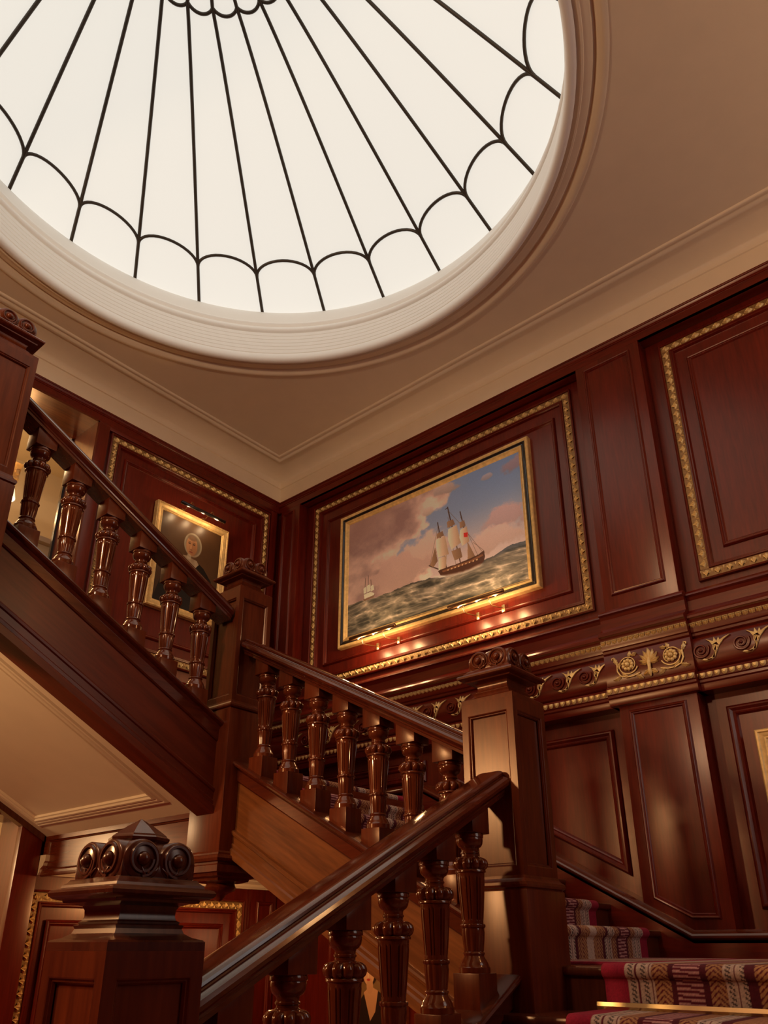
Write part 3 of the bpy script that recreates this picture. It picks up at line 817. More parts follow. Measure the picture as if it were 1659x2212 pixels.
# ---- newel posts
def newel(label, cx, cy, zt, zbot, finial=False, pendant=False, group='carved newel posts of the staircase'):
    t = thing('newel_post', label, 'newel post', (cx, cy, zbot), group)
    W = 0.126; zb = zt - 0.715
    mats = 'stair_v'
    sh = obj('shaft', MB().squares([(W - 0.016, zb), (W - 0.016, zt)], cx, cy), mats, t)
    maps = [lambda a, b, n: (cx + n, cy + a, b), lambda a, b, n: (cx - n, cy - a, b), lambda a, b, n: (cx - a, cy + n, b), lambda a, b, n: (cx + a, cy - n, b)]
    for mp in maps:
        mb = MB(); o_ = rect(-W, W, zb, zt); i_ = rect(-0.096, 0.096, zb + 0.055, zt - 0.052)
        mb.loft([[mp(a, b, W) for a, b in o_], [mp(a, b, W) for a, b in i_]], True, False, False)
        mb.ring(i_, [(0, W), (0.003, W - 0.001), (0.007, W - 0.006), (0.010, W - 0.006), (0.014, W - 0.012)], mp)
        obj('panel_frame', mb, mats, sh, angle=25)
    L = 0.142
    obj('base_moulding', MB().squares([(W - 0.004, zb + 0.022), (W + 0.002, zb + 0.022), (W + 0.004, zb + 0.012), (W + 0.010, zb + 0.004), (W + 0.018, zb - 0.002), (W + 0.020, zb - 0.012), (W + 0.018, zb - 0.020), (W + 0.010, zb - 0.024), (L, zb - 0.034), (L - 0.004, zb - 0.04)], cx, cy), mats, t, angle=25)
    obj('plinth', MB().squares([(L, zb - 0.03), (L, zbot)], cx, cy), mats, t, bevel=0.003)
    D = 'dark_v' if finial else 'stair_v'
    obj('cap', MB().squares([(W - 0.01, zt - 0.01), (W, zt), (W, zt + 0.018), (W - 0.004, zt + 0.022), (W - 0.022, zt + 0.027), (W - 0.036, zt + 0.036), (W - 0.040, zt + 0.046), (0.087, zt + 0.048), (0.089, zt + 0.053), (0.080, zt + 0.056), (0.082, zt + 0.060), (0.076, zt + 0.064), (0.073, zt + 0.072), (0.074, zt + 0.086),
        (0.078, zt + 0.094), (0.092, zt + 0.099), (0.110, zt + 0.101), (0.112, zt + 0.106), (0.128, zt + 0.110), (0.136, zt + 0.116), (0.138, zt + 0.123), (0.134, zt + 0.129), (0.118, zt + 0.134), (0.116, zt + 0.140), (0.108, zt + 0.146), (0.104, zt + 0.152), (0.06, zt + 0.156)], cx, cy), D, t, angle=25)
    zc = zt + 0.152
    # crest: two volutes on every side, the barrels run through
    cr = obj('scroll_crest', MB().squares([(0.098, zc), (0.098, zc + 0.036), (0.090, zc + 0.060), (0.055, zc + 0.072)], cx, cy), D, t, bevel=0.004)
    mb = MB()
    for c in (-0.047, 0.047):
        for ax in (0, 1):
            loops = []
            for e in (-0.100, -0.096, 0.096, 0.100):
                r = 0.046 if abs(e) > 0.098 else 0.050
                loops.append([((cx + e, cy + c + r * math.cos(a), zc + 0.036 + r * 0.95 * math.sin(a)) if ax == 0 else (cx + c + r * math.cos(a), cy + e, zc + 0.036 + r * 0.95 * math.sin(a))) for a in [2 * PI * j / 24 for j in range(24)]])
            mb.loft([[(x, y, max(z, zc)) for x, y, z in l] for l in loops])
    obj('volute_barrels', mb, D, cr, angle=50)
    for mp in maps:
        for c in (-0.047, 0.047):
            zz = zc + 0.040
            obj('volute_ring', MB().tube([mp(c + r * math.cos(a), zz + r * math.sin(a), 0.100) for r, a in [(0.038 - 0.012 * j / 30, PI * 1.5 + (1 if c < 0 else -1) * 2 * PI * j / 24) for j in range(31)]], 0.0052, 6), D, cr, angle=60)
            q = mp(c, zz, 0.099)
            obj('volute_eye', MB().ball(q, 0.0165, 0.0165, 0.0165, 14, 8), D, cr, angle=60)
        mb = MB()
        for c in (-0.047, 0.047):
            for j in range(3):                  # carved leaf flutes under each volute
                d = (j - 1) * 0.013
                mb.tube([mp(c * 0.30 + d * 0.4 + c * 0.30, zc + 0.004, 0.099), mp(c * 0.7 + d, zc + 0.010, 0.102), mp(c + d * 1.7 - math.copysign(0.02, c), zc + 0.022, 0.100)], [0.002, 0.0045, 0.002], 6)
        obj('carved_flutes', mb, D, cr, angle=60)
    if finial:
        obj('finial', MB().lathe([(0.066, zc + 0.06), (0.066, zc + 0.082), (0.072, zc + 0.088), (0.073, zc + 0.094), (0.066, zc + 0.098), (0.064, zc + 0.102), (0.035, zc + 0.122), (0.0, zc + 0.142)], 8, cx, cy), D, t, angle=20)
    else:
        mb = MB()
        for ax in (0, 1):
            loops = []
            for e in (-0.085, -0.06, 0.0, 0.06, 0.085):
                q = {0.085: 0.55, 0.06: 0.9, 0.0: 1.0}[abs(e)]
                loops.append([((cx + e, cy + 0.068 * math.cos(a), zc + 0.035 + 0.062 * q * math.sin(a)) if ax == 0 else (cx + 0.068 * math.cos(a), cy + e, zc + 0.035 + 0.062 * q * math.sin(a))) for a in [PI * j / 16 for j in range(17)]])
            mb.loft(loops)
        obj('crest_dome', mb, D, t, angle=60)
    if pendant:
        z = zbot
        obj('pendant_moulding', MB().squares([(L, z + 0.01), (L + 0.006, z), (L + 0.006, z - 0.008), (L + 0.020, z - 0.014), (L + 0.026, z - 0.028), (L + 0.020, z - 0.042), (L + 0.006, z - 0.046), (L + 0.006, z - 0.056), (L + 0.012, z - 0.062), (L + 0.012, z - 0.094), (L - 0.004, z - 0.098), (L - 0.010, z - 0.112), (L - 0.036, z - 0.120), (L - 0.040, z - 0.132), (0.07, z - 0.142)], cx, cy), mats, t, angle=25)
        obj('pendant_drop', MB().lathe([(0.060, z - 0.13), (0.075, z - 0.145), (0.083, z - 0.160), (0.074, z - 0.178), (0.045, z - 0.188), (0.030, z - 0.200), (0.016, z - 0.222), (0.0, z - 0.232)], 20, cx, cy), mats, t, angle=50)
    return t
newel('large dark foreground newel post with pyramid finial at lower left', XA, YB, -0.009, FLOOR, finial=True)
newel('gold lit newel post between the lower and middle flights beside carpeted steps', XB, YB, 0.938, FLOOR)
newel('newel post with a hanging pendant below, between middle and upper flights', XB, YC, 1.968, 0.448, pendant=True)
newel('topmost newel post cut by the left picture edge', XD, YC, 2.750, 1.40, pendant=True)

# ---- carpet runners (woven stripes) and brass rods
def srgb(c):
    c = np.asarray(c, float) / 255.0
    return np.where(c <= 0.04045, c / 12.92, ((c + 0.055) / 1.055) ** 2.4)
def carpet_colour(w, l, width):
    """w across the runner, l along it (metres)"""
    rs = np.random.RandomState(3)
    w = np.minimum(w, width - w)                     # mirror the bands about the centre
    crim, beige, blk, gold_, mar, pink = [srgb(c) for c in ((150, 20, 48), (196, 166, 146), (46, 26, 30), (178, 126, 82), (100, 20, 36), (198, 142, 134))]
    col = np.zeros(w.shape + (3,)); col[:] = beige
    def put(mask, c):
        col[mask] = c
    bands = [(0.0, 0.093, 'c'), (0.093, 0.190, 'b'), (0.190, 0.245, 'g'), (0.245, 0.265, 'm'), (0.265, 0.355, 'p'), (0.355, 0.375, 'm'), (0.375, 0.430, 'g'), (0.430, 0.500, 'b'), (0.500, 0.530, 'm'), (0.530, 0.62, 'g')]
    for a, b, k in bands:
        m = (w >= a) & (w < b); u = (w - a)
        if k == 'c': put(m, crim)
        elif k == 'b':
            put(m, beige)
            ph = (l / 0.015 + u / 0.022) % 1.0
            st = (u % 0.048)
            put(m & (st > 0.008) & (st < 0.027) & (ph < 0.42), blk)
            put(m & (st > 0.036) & (st < 0.041), mar)
        elif k == 'g':
            put(m, gold_)
            ph = (l / 0.018 + np.abs(u - (b - a) / 2) / 0.020) % 1.0
            put(m & (ph < 0.34), mar)
        elif k == 'm': put(m, np.asarray(mar) * 0.7)
        elif k == 'p':
            put(m, mar)
            ph = (l / 0.0155 + u / 0.30) % 1.0
            put(m & (ph < 0.45), pink)
    return col * (0.8 + 0.4 * rs.rand(*w.shape))[..., None]
def grid_mesh(name, P, colr):
    """P (n, m, 3) points, colr (n, m, 3) linear colours"""
    n, m_ = P.shape[:2]
    me = bpy.data.meshes.new(name)
    idx = np.arange(n * m_).reshape(n, m_)
    q = np.stack([idx[:-1, :-1], idx[:-1, 1:], idx[1:, 1:], idx[1:, :-1]], -1).reshape(-1)
    me.vertices.add(n * m_); me.vertices.foreach_set('co', P.reshape(-1).astype(np.float32))
    k = len(q) // 4
    me.loops.add(len(q)); me.loops.foreach_set('vertex_index', q.astype(np.int32))
    me.polygons.add(k); me.polygons.foreach_set('loop_start', (np.arange(k) * 4).astype(np.int32))
    me.polygons.foreach_set('use_smooth', np.ones(k, bool))
    me.update(calc_edges=True)
    a = me.color_attributes.new('Col', 'FLOAT_COLOR', 'POINT')
    c = np.ones((n * m_, 4), np.float32); c[:, :3] = colr.reshape(-1, 3)
    a.data.foreach_set('color', c.reshape(-1))
    return me
def runner(name, label, mp, path, w0, w1, da, dl):
    pts = np.array(path); seg = np.hypot(*np.diff(pts, axis=0).T); L = np.concatenate([[0], np.cumsum(seg)])
    l = np.arange(0, L[-1], dl); s = np.interp(l, L, pts[:, 0]); z = np.interp(l, L, pts[:, 1])
    w = np.linspace(w0, w1, int((w1 - w0) / da) + 1)
    Lg, Wg = np.meshgrid(l, w, indexing='ij'); S = np.repeat(s[:, None], len(w), 1); Z = np.repeat(z[:, None], len(w), 1)
    ed = np.minimum(Wg - w0, w1 - Wg); 
    sgn = np.sign(pts[-1, 0] - pts[0, 0])
    for e in (0, -1):                              # turned-down edges give the runner its thickness
        Z[:, e] -= 0.010; S[:, e] += sgn * 0.010
    Wg = Wg.copy(); Wg[:, 0] = Wg[:, 1] - 0.001; Wg[:, -1] = Wg[:, -2] + 0.001
    X, Y, ZZ = mp(S, Wg, Z)
    P = np.stack([X, Y, ZZ], -1)
    me = grid_mesh(name, P, carpet_colour(Wg - w0, Lg, w1 - w0))
    me.materials.append(M['carpet'])
    o = bpy.data.objects.new(name, me); COL.objects.link(o)
    o['label'] = label; o['category'] = 'carpet'
    return o
def step_path(nos, up, rise, start, end):
    p = [start]; t = 0.011
    for sn, zt in nos:
        f = sn + up * 0.022 - up * t
        p.append((f, zt - rise + t)); p.append((f, zt - 0.05))
        for i in range(9):
            a = PI * 1.0 - PI * 0.5 * 0 if False else None
            th = -PI * 0.35 + (PI * 0.85) * i / 8          # wrap the nosing
            p.append((sn + up * 0.020 - up * 0.032 * math.cos(th), zt - 0.016 + 0.027 * math.sin(th)))
        p.append((sn + up * 0.03, zt + t))
    p.append(end)
    return p
runner('stair_runner', 'striped crimson and beige runner on the lower flight at bottom right', mA, step_path(nosA, -1, RISE, (3.55, FLOOR + 0.012), (0.30, BZ + 0.011)), 3.885, 5.12, 0.0036, 0.0042)
runner('stair_runner', 'striped runner on the middle flight, seen between newel and wall', mB, step_path(nosB, -1, RISE, (3.875, BZ + 0.011), (0.35, LZ + 0.011)), 0.195, 1.50, 0.0045, 0.0045)
runner('stair_runner', 'striped runner on the upper flight behind its string board', mA, step_path(nosC, 1, RISE, (1.66, LZ + 0.011), (4.2, LZ + RISE * 5 + 0.011)), 0.195, 1.50, 0.012, 0.010)
for k, (sn, zt) in enumerate(nosA):
    if k < 4: continue                          # the lower ones lie outside the picture
    x = sn - 0.022 + 0.026; z = zt - RISE + 0.020
    mb = MB().loft([[(x - 0.003, y, z - 0.013), (x + 0.006, y, z - 0.013), (x + 0.009, y, z), (x + 0.006, y, z + 0.013), (x - 0.003, y, z + 0.013)] for y in (3.86, 5.15)])
    t = obj('stair_rod', mb, 'brass', None, angle=20)
    t['category'] = 'stair rod'; t['group'] = 'brass rods of the lower flight'
    t['label'] = 'flat brass stair rod under the landing riser at bottom right' if k == 5 else 'flat brass stair rod one step below the landing riser'

# ================================================================== PICTURES AND LAMPS
def vnoise(u, v, f, seed):
    rs = np.random.RandomState(seed); fu, fv = f if isinstance(f, tuple) else (f, f)
    G = rs.rand(int(fv) + 3, int(fu) + 3)
    x, y = u * fu, v * fv
    xi, yi = np.clip(x.astype(int), 0, int(fu) + 1), np.clip(y.astype(int), 0, int(fv) + 1)
    a, b = x - xi, y - yi; a = a * a * (3 - 2 * a); b = b * b * (3 - 2 * b)
    return (G[yi, xi] * (1 - a) + G[yi, xi + 1] * a) * (1 - b) + (G[yi + 1, xi] * (1 - a) + G[yi + 1, xi + 1] * a) * b
def fbm(u, v, f, seed, oct_=5):
    s = 0; amp = 1.0; tot = 0
    fu, fv = f if isinstance(f, tuple) else (f, f)
    for o in range(oct_):
        s = s + amp * vnoise(u, v, (fu * 2 ** o, fv * 2 ** o), seed + o); tot += amp; amp *= 0.52
    return s / tot
def inside(u, v, poly):
    r = np.zeros(u.shape, bool); n = len(poly)
    for i in range(n):
        (x0, y0), (x1, y1) = poly[i], poly[(i + 1) % n]
        if y0 == y1: continue
        c = ((y0 > v) != (y1 > v)) & (u < (x1 - x0) * (v - y0) / (y1 - y0) + x0)
        r ^= c
    return r
def seg_d(u, v, p, q, asp):
    px, py = (u - p[0]) * asp, v - p[1]; dx, dy = (q[0] - p[0]) * asp, q[1] - p[1]
    t = np.clip((px * dx + py * dy) / (dx * dx + dy * dy), 0, 1)
    return np.hypot(px - t * dx, py - t * dy)
def mix(a, b, t):
    t = np.clip(t, 0, 1)[..., None]
    return a * (1 - t) + np.asarray(b, float) * t
def ss(a, b, x):
    t = np.clip((x - a) / (b - a), 0, 1); return t * t * (3 - 2 * t)

def seascape(nu, nv):
    u, v = np.meshgrid((np.arange(nu) + 0.5) / nu, (np.arange(nv) + 0.5) / nv)
    c = np.zeros(u.shape + (3,))
    A = 1.63
    # sky
    c[:] = (126, 142, 166)
    c = mix(c, (100, 124, 162), ss(0.5, 1.0, v) * ss(0.3, 1.0, u))
    c = mix(c, (196, 172, 158), ss(0.75, 0.28, v) * 0.85)
    wob = fbm(u, v, (5, 4), 11) - 0.5; fine = fbm(u, v, (14, 10), 31) - 0.5
    # great cloud bank from upper left to centre
    edge = 0.56 - 0.20 * ss(0.95, 0.55, v) + 0.16 * ss(0.60, 0.36, v) + wob * 0.42 + fine * 0.16
    m = ss(0.03, -0.02, u - edge)
    shade = np.clip(0.52 + (fbm(u, v, (6, 5), 51) - 0.5) * 2.0 + 0.5 * ss(-0.16, -0.01, u - edge) - 0.10, 0, 1)
    cl = mix(np.zeros_like(c) + (138, 112, 106), (216, 188, 168), shade)
    cl = mix(cl, (140, 112, 104), ss(0.55, 1.0, v) * ss(0.55, 0.1, u) * 0.85)
    c = c * (1 - m[..., None]) + cl * m[..., None]
    # cumulus bottom centre and right, small scraps upper
    for (cu, cv, ru, rv, sd, col) in ((0.47, 0.50, 0.17, 0.16, 5, (214, 184, 164)), (0.30, 0.40, 0.22, 0.16, 6, (190, 160, 146)), (0.93, 0.53, 0.13, 0.12, 7, (192, 160, 156)), (0.86, 0.40, 0.16, 0.10, 8, (206, 178, 164)), (0.96, 0.92, 0.07, 0.07, 9, (150, 128, 138)), (0.60, 0.955, 0.08, 0.05, 10, (178, 160, 150)), (0.83, 0.90, 0.03, 0.025, 12, (160, 150, 156)), (0.50, 0.82, 0.05, 0.04, 13, (200, 180, 164))):
        d = np.hypot((u - cu) / ru, (v - cv) / rv) + (fbm(u, v, (16, 12), 70 + sd) - 0.5) * 1.5
        sh = np.clip((v - cv) / rv * 0.5 + 0.5, 0, 1)
        col2 = mix(np.zeros_like(c) + np.asarray(col) * 0.82, col, sh)
        k = ss(1.0, 0.6, d)[..., None] * 0.9
        c = c * (1 - k) + col2 * k
    # sea
    top = np.interp(u, [0, 0.14, 0.28, 0.40, 0.50, 0.56, 0.68, 0.79, 0.86, 0.92, 1.0], [0.278, 0.262, 0.262, 0.276, 0.262, 0.232, 0.225, 0.250, 0.268, 0.290, 0.284]) + (fbm(u, v * 0, (30, 1), 90) - 0.5) * 0.02
    sea = v < top
    dep = np.clip((top - v) / 0.30, 0, 1)
    wx = np.clip((u + v * 0.55 + (vnoise(u, v, (6, 6), 24) - 0.5) * 0.10) / 1.6, 0, 1)
    wy = np.clip(v + (vnoise(u, v, (5, 5), 26) - 0.5) * 0.05 - u * 0.02 + 0.05, 0, 1)
    ridg = np.zeros_like(u)
    for f, sd, w in (((10, 16), 21, 1.0), ((21, 34), 22, 0.65), ((45, 70), 23, 0.40), ((88, 120), 27, 0.22)):
        nn = vnoise(wx, wy, f, sd); ridg += w * (1 - np.abs(2 * nn - 1)) ** 1.6
    ridg /= 2.27
    sc_ = mix(np.zeros_like(c) + (50, 50, 44), (122, 114, 96), ss(0.25, 0.75, ridg))
    sc_ = mix(sc_, (196, 180, 156), ss(0.66, 0.92, ridg) * 0.8)
    sc_ = mix(sc_, (190, 174, 150), ss(0.05, 0.0, np.abs(v - (0.185 + 0.03 * np.sin(u * 8 + 1)))) * 0.40 * (0.4 + 2 * np.clip(fine + 0.2, 0, 1)))
    sc_ = mix(sc_, (58, 58, 56), ss(0.08, 0.0, dep) * 0.75 * ss(0.25, 0.5, u))
    sc_ = mix(sc_, (44, 42, 38), ss(0.5, 1.0, dep) * 0.55 * ss(0.6, 0.2, u))
    sc_ = mix(sc_, (84, 88, 92), ss(0.80, 0.92, u) * ss(0.16, 0.02, dep) * 0.75)
    c[sea] = sc_[sea]
    def fill(poly, col, k=1.0):
        m_ = inside(u, v, poly); c[m_] = c[m_] * (1 - k) + np.asarray(col) * k
    def line(p, q, w, col):
        d = seg_d(u, v, p, q, A); k = np.clip((w - d) / 0.0025 + 0.5, 0, 1)[..., None]
        c[:] = c * (1 - k) + np.asarray(col) * k
    # small far ship
    for p, q in (((.109, .275), (.117, .455)), ((.135, .27), (.134, .468)), ((.160, .28), (.150, .425))): line(p, q, 0.0025, (82, 62, 50))
    for P_ in ([(.103, .372), (.122, .380), (.124, .330), (.106, .322)], [(.125, .385), (.146, .388), (.150, .332), (.127, .326)], [(.150, .372), (.166, .375), (.172, .330), (.152, .322)], [(.106, .318), (.150, .322), (.172, .300), (.170, .284), (.110, .280)]): fill(P_, (214, 190, 164))
    fill([(.101, .280), (.109, .262), (.168, .268), (.178, .287), (.12, .276)], (112, 84, 62))
    # main ship: rigging, masts, sails, hull, flag
    for p, q in (((.598, .266), (.554, .69)), ((.673, .271), (.613, .785)), ((.728, .30), (.680, .705)), ((.568, .289), (.500, .362))): line(p, q, 0.0042, (66, 44, 32))
    line((.613, .78), (.600, .775), 0.003, (66, 44, 32))
    for p, q in (((.504, .36), (.556, .66)), ((.504, .36), (.590, .56)), ((.613, .75), (.67, .30)), ((.613, .70), (.645, .30)), ((.681, .66), (.76, .31)), ((.681, .60), (.785, .32)), ((.556, .62), (.585, .30)), ((.613, .76), (.681, .60)), ((.74, .42), (.793, .325))): line(p, q, 0.0012, (98, 72, 56))
    sails = (([(.542, .552), (.593, .556), (.604, .452), (.611, .397), (.551, .400), (.543, .477)], 0), ([(.553, .391), (.598, .394), (.592, .293), (.551, .298)], 0), ([(.611, .600), (.658, .610), (.668, .53), (.680, .454), (.625, .424), (.608, .515)], 0), ([(.625, .412), (.673, .416), (.682, .335), (.640, .330)], 1), ([(.676, .559), (.712, .566), (.722, .438), (.683, .422), (.670, .496)], 0), ([(.712, .444), (.748, .304), (.708, .300)], 1), ([(.506, .36), (.536, .493), (.548, .375), (.524, .335)], 1), ([(.548, .60), (.580, .604), (.588, .562), (.546, .558)], 1), ([(.606, .665), (.640, .668), (.650, .618), (.608, .612)], 1), ([(.674, .62), (.700, .624), (.706, .574), (.676, .568)], 1))
    for P_, dk in sails:
        m_ = inside(u, v, P_); us = [p[0] for p in P_]; t = (u - min(us)) / (max(us) - min(us))
        base = mix(np.zeros_like(c) + ((150, 118, 88) if dk else (226, 204, 174)), (112, 86, 64) if dk else (150, 120, 92), t * 0.9)
        c[m_] = base[m_]
    hull = [(.548, .294), (.562, .250), (.60, .228), (.682, .216), (.769, .221), (.790, .245), (.797, .277), (.794, .326), (.780, .320), (.767, .311), (.723, .303), (.644, .296), (.568, .297)]
    fill(hull, (74, 46, 32)); fill([(.57, .285), (.72, .288), (.785, .304), (.788, .288), (.72, .270), (.575, .270)], (118, 78, 52))
    for i in range(9): fill([(.60 + i * .019, .279), (.607 + i * .019, .279), (.607 + i * .019, .268), (.60 + i * .019, .268)], (200, 160, 116))
    fill([(.694, .522), (.716, .514), (.713, .478), (.693, .488)], (186, 40, 30))
    k = (ss(0.02, 0.0, np.abs(v - np.interp(u, [.51, .58, .68, .80], [.262, .232, .212, .222]) - fine * 0.02)) * ss(.50, .54, u) * ss(.80, .76, u))
    c = mix(c, (214, 200, 180), k * 0.6)
    c = c * (1.34, 1.32, 1.36)
    return srgb(np.clip(c * (0.97 + 0.06 * np.random.RandomState(1).rand(*u.shape))[..., None], 0, 255))

def portrait_bonnet(nu, nv):
    u, v = np.meshgrid((np.arange(nu) + 0.5) / nu, (np.arange(nv) + 0.5) / nv)
    c = np.zeros(u.shape + (3,)); n = fbm(u, v, (5, 6), 5)
    c[:] = (66, 42, 24); c = mix(c, (104, 70, 40), ss(0.9, 0.3, np.hypot((u - 0.5) * 1.0, v - 0.75)) * (0.5 + n * 0.6))
    def ell(cu, cv, ru, rv, col, soft=0.06, k=1.0, rot=0.0):
        nonlocal c
        x, y = (u - cu), (v - cv)
        x, y = x * math.cos(rot) + y * math.sin(rot), -x * math.sin(rot) + y * math.cos(rot)
        d = np.hypot(x / ru, y / rv); c = mix(c, col, ss(1 + soft, 1 - soft, d) * k)
    # dark shawled body
    body = [(0.0, 0.0), (1.0, 0.0), (0.96, 0.22), (0.88, 0.42), (0.74, 0.53), (0.64, 0.57), (0.42, 0.55), (0.24, 0.46), (0.10, 0.28)]
    c[inside(u, v, body)] = (24, 18, 14)
    sh = [(0.36, 0.585), (0.44, 0.60), (0.62, 0.585), (0.66, 0.55), (0.58, 0.47), (0.50, 0.36), (0.44, 0.36), (0.40, 0.45), (0.32, 0.53)]
    m_ = inside(u, v, sh); f = mix(np.zeros_like(c) + (206, 180, 146), (142, 112, 84), fbm(u, v, (18, 8), 9) * 1.1 - 0.1); c[m_] = f[m_]
    ell(0.535, 0.745, 0.145, 0.135, (184, 168, 138)); ell(0.535, 0.745, 0.126, 0.118, (120, 98, 74), 0.15, 0.75)
    ell(0.515, 0.73, 0.092, 0.112, (198, 140, 92), 0.08); ell(0.55, 0.70, 0.06, 0.09, (156, 98, 62), 0.5, 0.5)
    ell(0.515, 0.825, 0.075, 0.035, (120, 84, 56), 0.3, 0.8)
    ell(0.49, 0.60, 0.035, 0.03, (206, 182, 150), 0.3, 0.8)
    for cu in (0.475, 0.548):
        ell(cu, 0.752, 0.020, 0.008, (72, 44, 30), 0.3); ell(cu, 0.770, 0.026, 0.006, (110, 70, 46), 0.4, 0.7)
    ell(0.505, 0.71, 0.010, 0.035, (222, 166, 116), 0.5, 0.8); ell(0.512, 0.685, 0.018, 0.007, (130, 76, 50), 0.4, 0.7)
    ell(0.512, 0.658, 0.030, 0.008, (140, 62, 48), 0.3, 0.9)
    ell(0.535, 0.745, 0.138, 0.128, (222, 208, 180), 0.02, 0.0)
    return srgb(np.clip(c, 0, 255))

def portrait_lady(nu, nv):
    u, v = np.meshgrid((np.arange(nu) + 0.5) / nu, (np.arange(nv) + 0.5) / nv)
    c = np.zeros(u.shape + (3,)); n = fbm(u, v, (4, 5), 15)
    c[:] = (150, 112, 66); c = mix(c, (110, 78, 44), n)
    def ell(cu, cv, ru, rv, col, soft=0.06, k=1.0):
        nonlocal c
        d = np.hypot((u - cu) / ru, (v - cv) / rv); c = mix(c, col, ss(1 + soft, 1 - soft, d) * k)
    c[inside(u, v, [(0.05, 0), (0.95, 0), (0.92, 0.35), (0.76, 0.56), (0.60, 0.62), (0.36, 0.60), (0.20, 0.48), (0.10, 0.25)])] = (38, 24, 18)
    c[inside(u, v, [(0.34, 0.60), (0.46, 0.66), (0.60, 0.62), (0.55, 0.44), (0.46, 0.36), (0.40, 0.48)])] = (206, 150, 104)
    ell(0.44, 0.80, 0.16, 0.14, (44, 24, 16)); ell(0.43, 0.775, 0.105, 0.115, (214, 158, 112)); ell(0.45, 0.66, 0.06, 0.07, (200, 144, 100))
    ell(0.43, 0.90, 0.12, 0.05, (40, 22, 14), 0.3)
    for cu in (0.385, 0.465):
        ell(cu, 0.795, 0.022, 0.008, (60, 34, 24), 0.3); ell(cu, 0.816, 0.028, 0.006, (70, 40, 26), 0.4, 0.8)
    ell(0.42, 0.755, 0.010, 0.030, (232, 180, 136), 0.5, 0.8); ell(0.425, 0.712, 0.032, 0.010, (176, 50, 40), 0.3)
    return srgb(np.clip(c, 0, 255))

def picture(name, label, mp, a0, a1, b0, b1, n, colours, frame, flip=False, cat='painting'):
    """frame = list of (part name, material, ring profile) round the outer rectangle"""
    t = thing(name, label, cat, mp((a0 + a1) / 2, b0, n))
    tot = 0
    for nm, mat, pr in frame:
        obj(nm, MB().ring(rect(a0, a1, b0, b1), [(i, n + h) for i, h in pr], mp), mat, t, angle=25)
        tot = max(tot, pr[-1][0])
    obj('backing', MB().prism(rect(a0 + 0.004, a1 - 0.004, b0 + 0.004, b1 - 0.004), mp, n - 0.03, n + 0.004), 'black', t)
    nv, nu = colours.shape[:2]
    ua = np.linspace(a0 + tot - 0.006, a1 - tot + 0.006, nu); vb = np.linspace(b0 + tot - 0.006, b1 - tot + 0.006, nv)
    U, V = np.meshgrid(ua, vb)
    P = np.stack(mp(U, V, np.full(U.shape, n + 0.012)), -1)
    if flip: P = P[:, ::-1]                     # mirrored axis on the left wall
    me = grid_mesh('canvas', P, colours)
    me.materials.append(M['canvas'])
    o = bpy.data.objects.new('canvas', me); COL.objects.link(o); o.parent = t; o.location = -wloc(t)
    return t

sea = picture('marine_painting', 'large seascape of a three masted ship on a heaving sea, gilt and black frame', MR, 5.307 - (5.307 - 0.822) * 1.0108, 5.307 - (5.307 - 2.838) * 1.0108, 2.382 * 1.0108, 3.690 * 1.0108, -0.135, seascape(640, 390),
    [('gilt_outer_frame', 'gold_p', [(0, -0.02), (0.0, 0.030), (0.006, 0.038), (0.014, 0.036), (0.022, 0.030), (0.030, 0.028)]),
     ('black_frame_band', 'black', [(0.029, 0.028), (0.032, 0.034), (0.040, 0.036), (0.050, 0.026), (0.058, 0.024), (0.060, 0.028)]),
     ('gilt_inner_frame', 'gold_p', [(0.059, 0.026), (0.062, 0.034), (0.070, 0.036), (0.078, 0.030), (0.082, 0.024), (0.092, 0.020), (0.098, 0.012)])])
GF = [('gilt_frame', 'gold_p', [(0, -0.02), (0.0, 0.028), (0.006, 0.034), (0.016, 0.034), (0.022, 0.028), (0.030, 0.026), (0.044, 0.020), (0.052, 0.022), (0.058, 0.016), (0.064, 0.018), (0.072, 0.010)])]
lady = picture('portrait_painting', 'gilt framed portrait of an old woman in a white bonnet and dark shawl', ML, 0.600, 1.380, 2.585, 3.572, -0.03, portrait_bonnet(260, 340), GF, flip=True)
# beaded edge on the portrait frame
mb = MB()
for i in range(58):
    for a, b in ((0.610 + 0.760 * i / 57, 2.595), (0.610 + 0.760 * i / 57, 3.562)): mb.ball(ML(a, b, 0.004), 0.0055, 0.0055, 0.0055, 6, 4)
for i in range(74):
    for a, b in ((0.610, 2.60 + 0.957 * i / 73), (1.370, 2.60 + 0.957 * i / 73)): mb.ball(ML(a, b, 0.004), 0.0055, 0.0055, 0.0055, 6, 4)
obj('bead_border', mb, 'gold_p', lady, angle=60)
picture('portrait_painting', 'portrait of a dark haired lady under the stairs, glimpsed between foreground balusters', MR, 0.62, 1.30, -0.98 + 0.12, 0.06, -0.395, portrait_lady(220, 300), GF)
pc = np.zeros((40, 30, 3)); pc[:] = srgb((96, 74, 50)); pc[10:20, :, :] = srgb((70, 60, 44))
picture('framed_picture', 'carved gilt picture frame cut by the right picture edge', MR, 4.075, 4.60, 0.45, 1.125, -0.13, pc,
    [('carved_frame', 'gold_p', GF[0][2])])

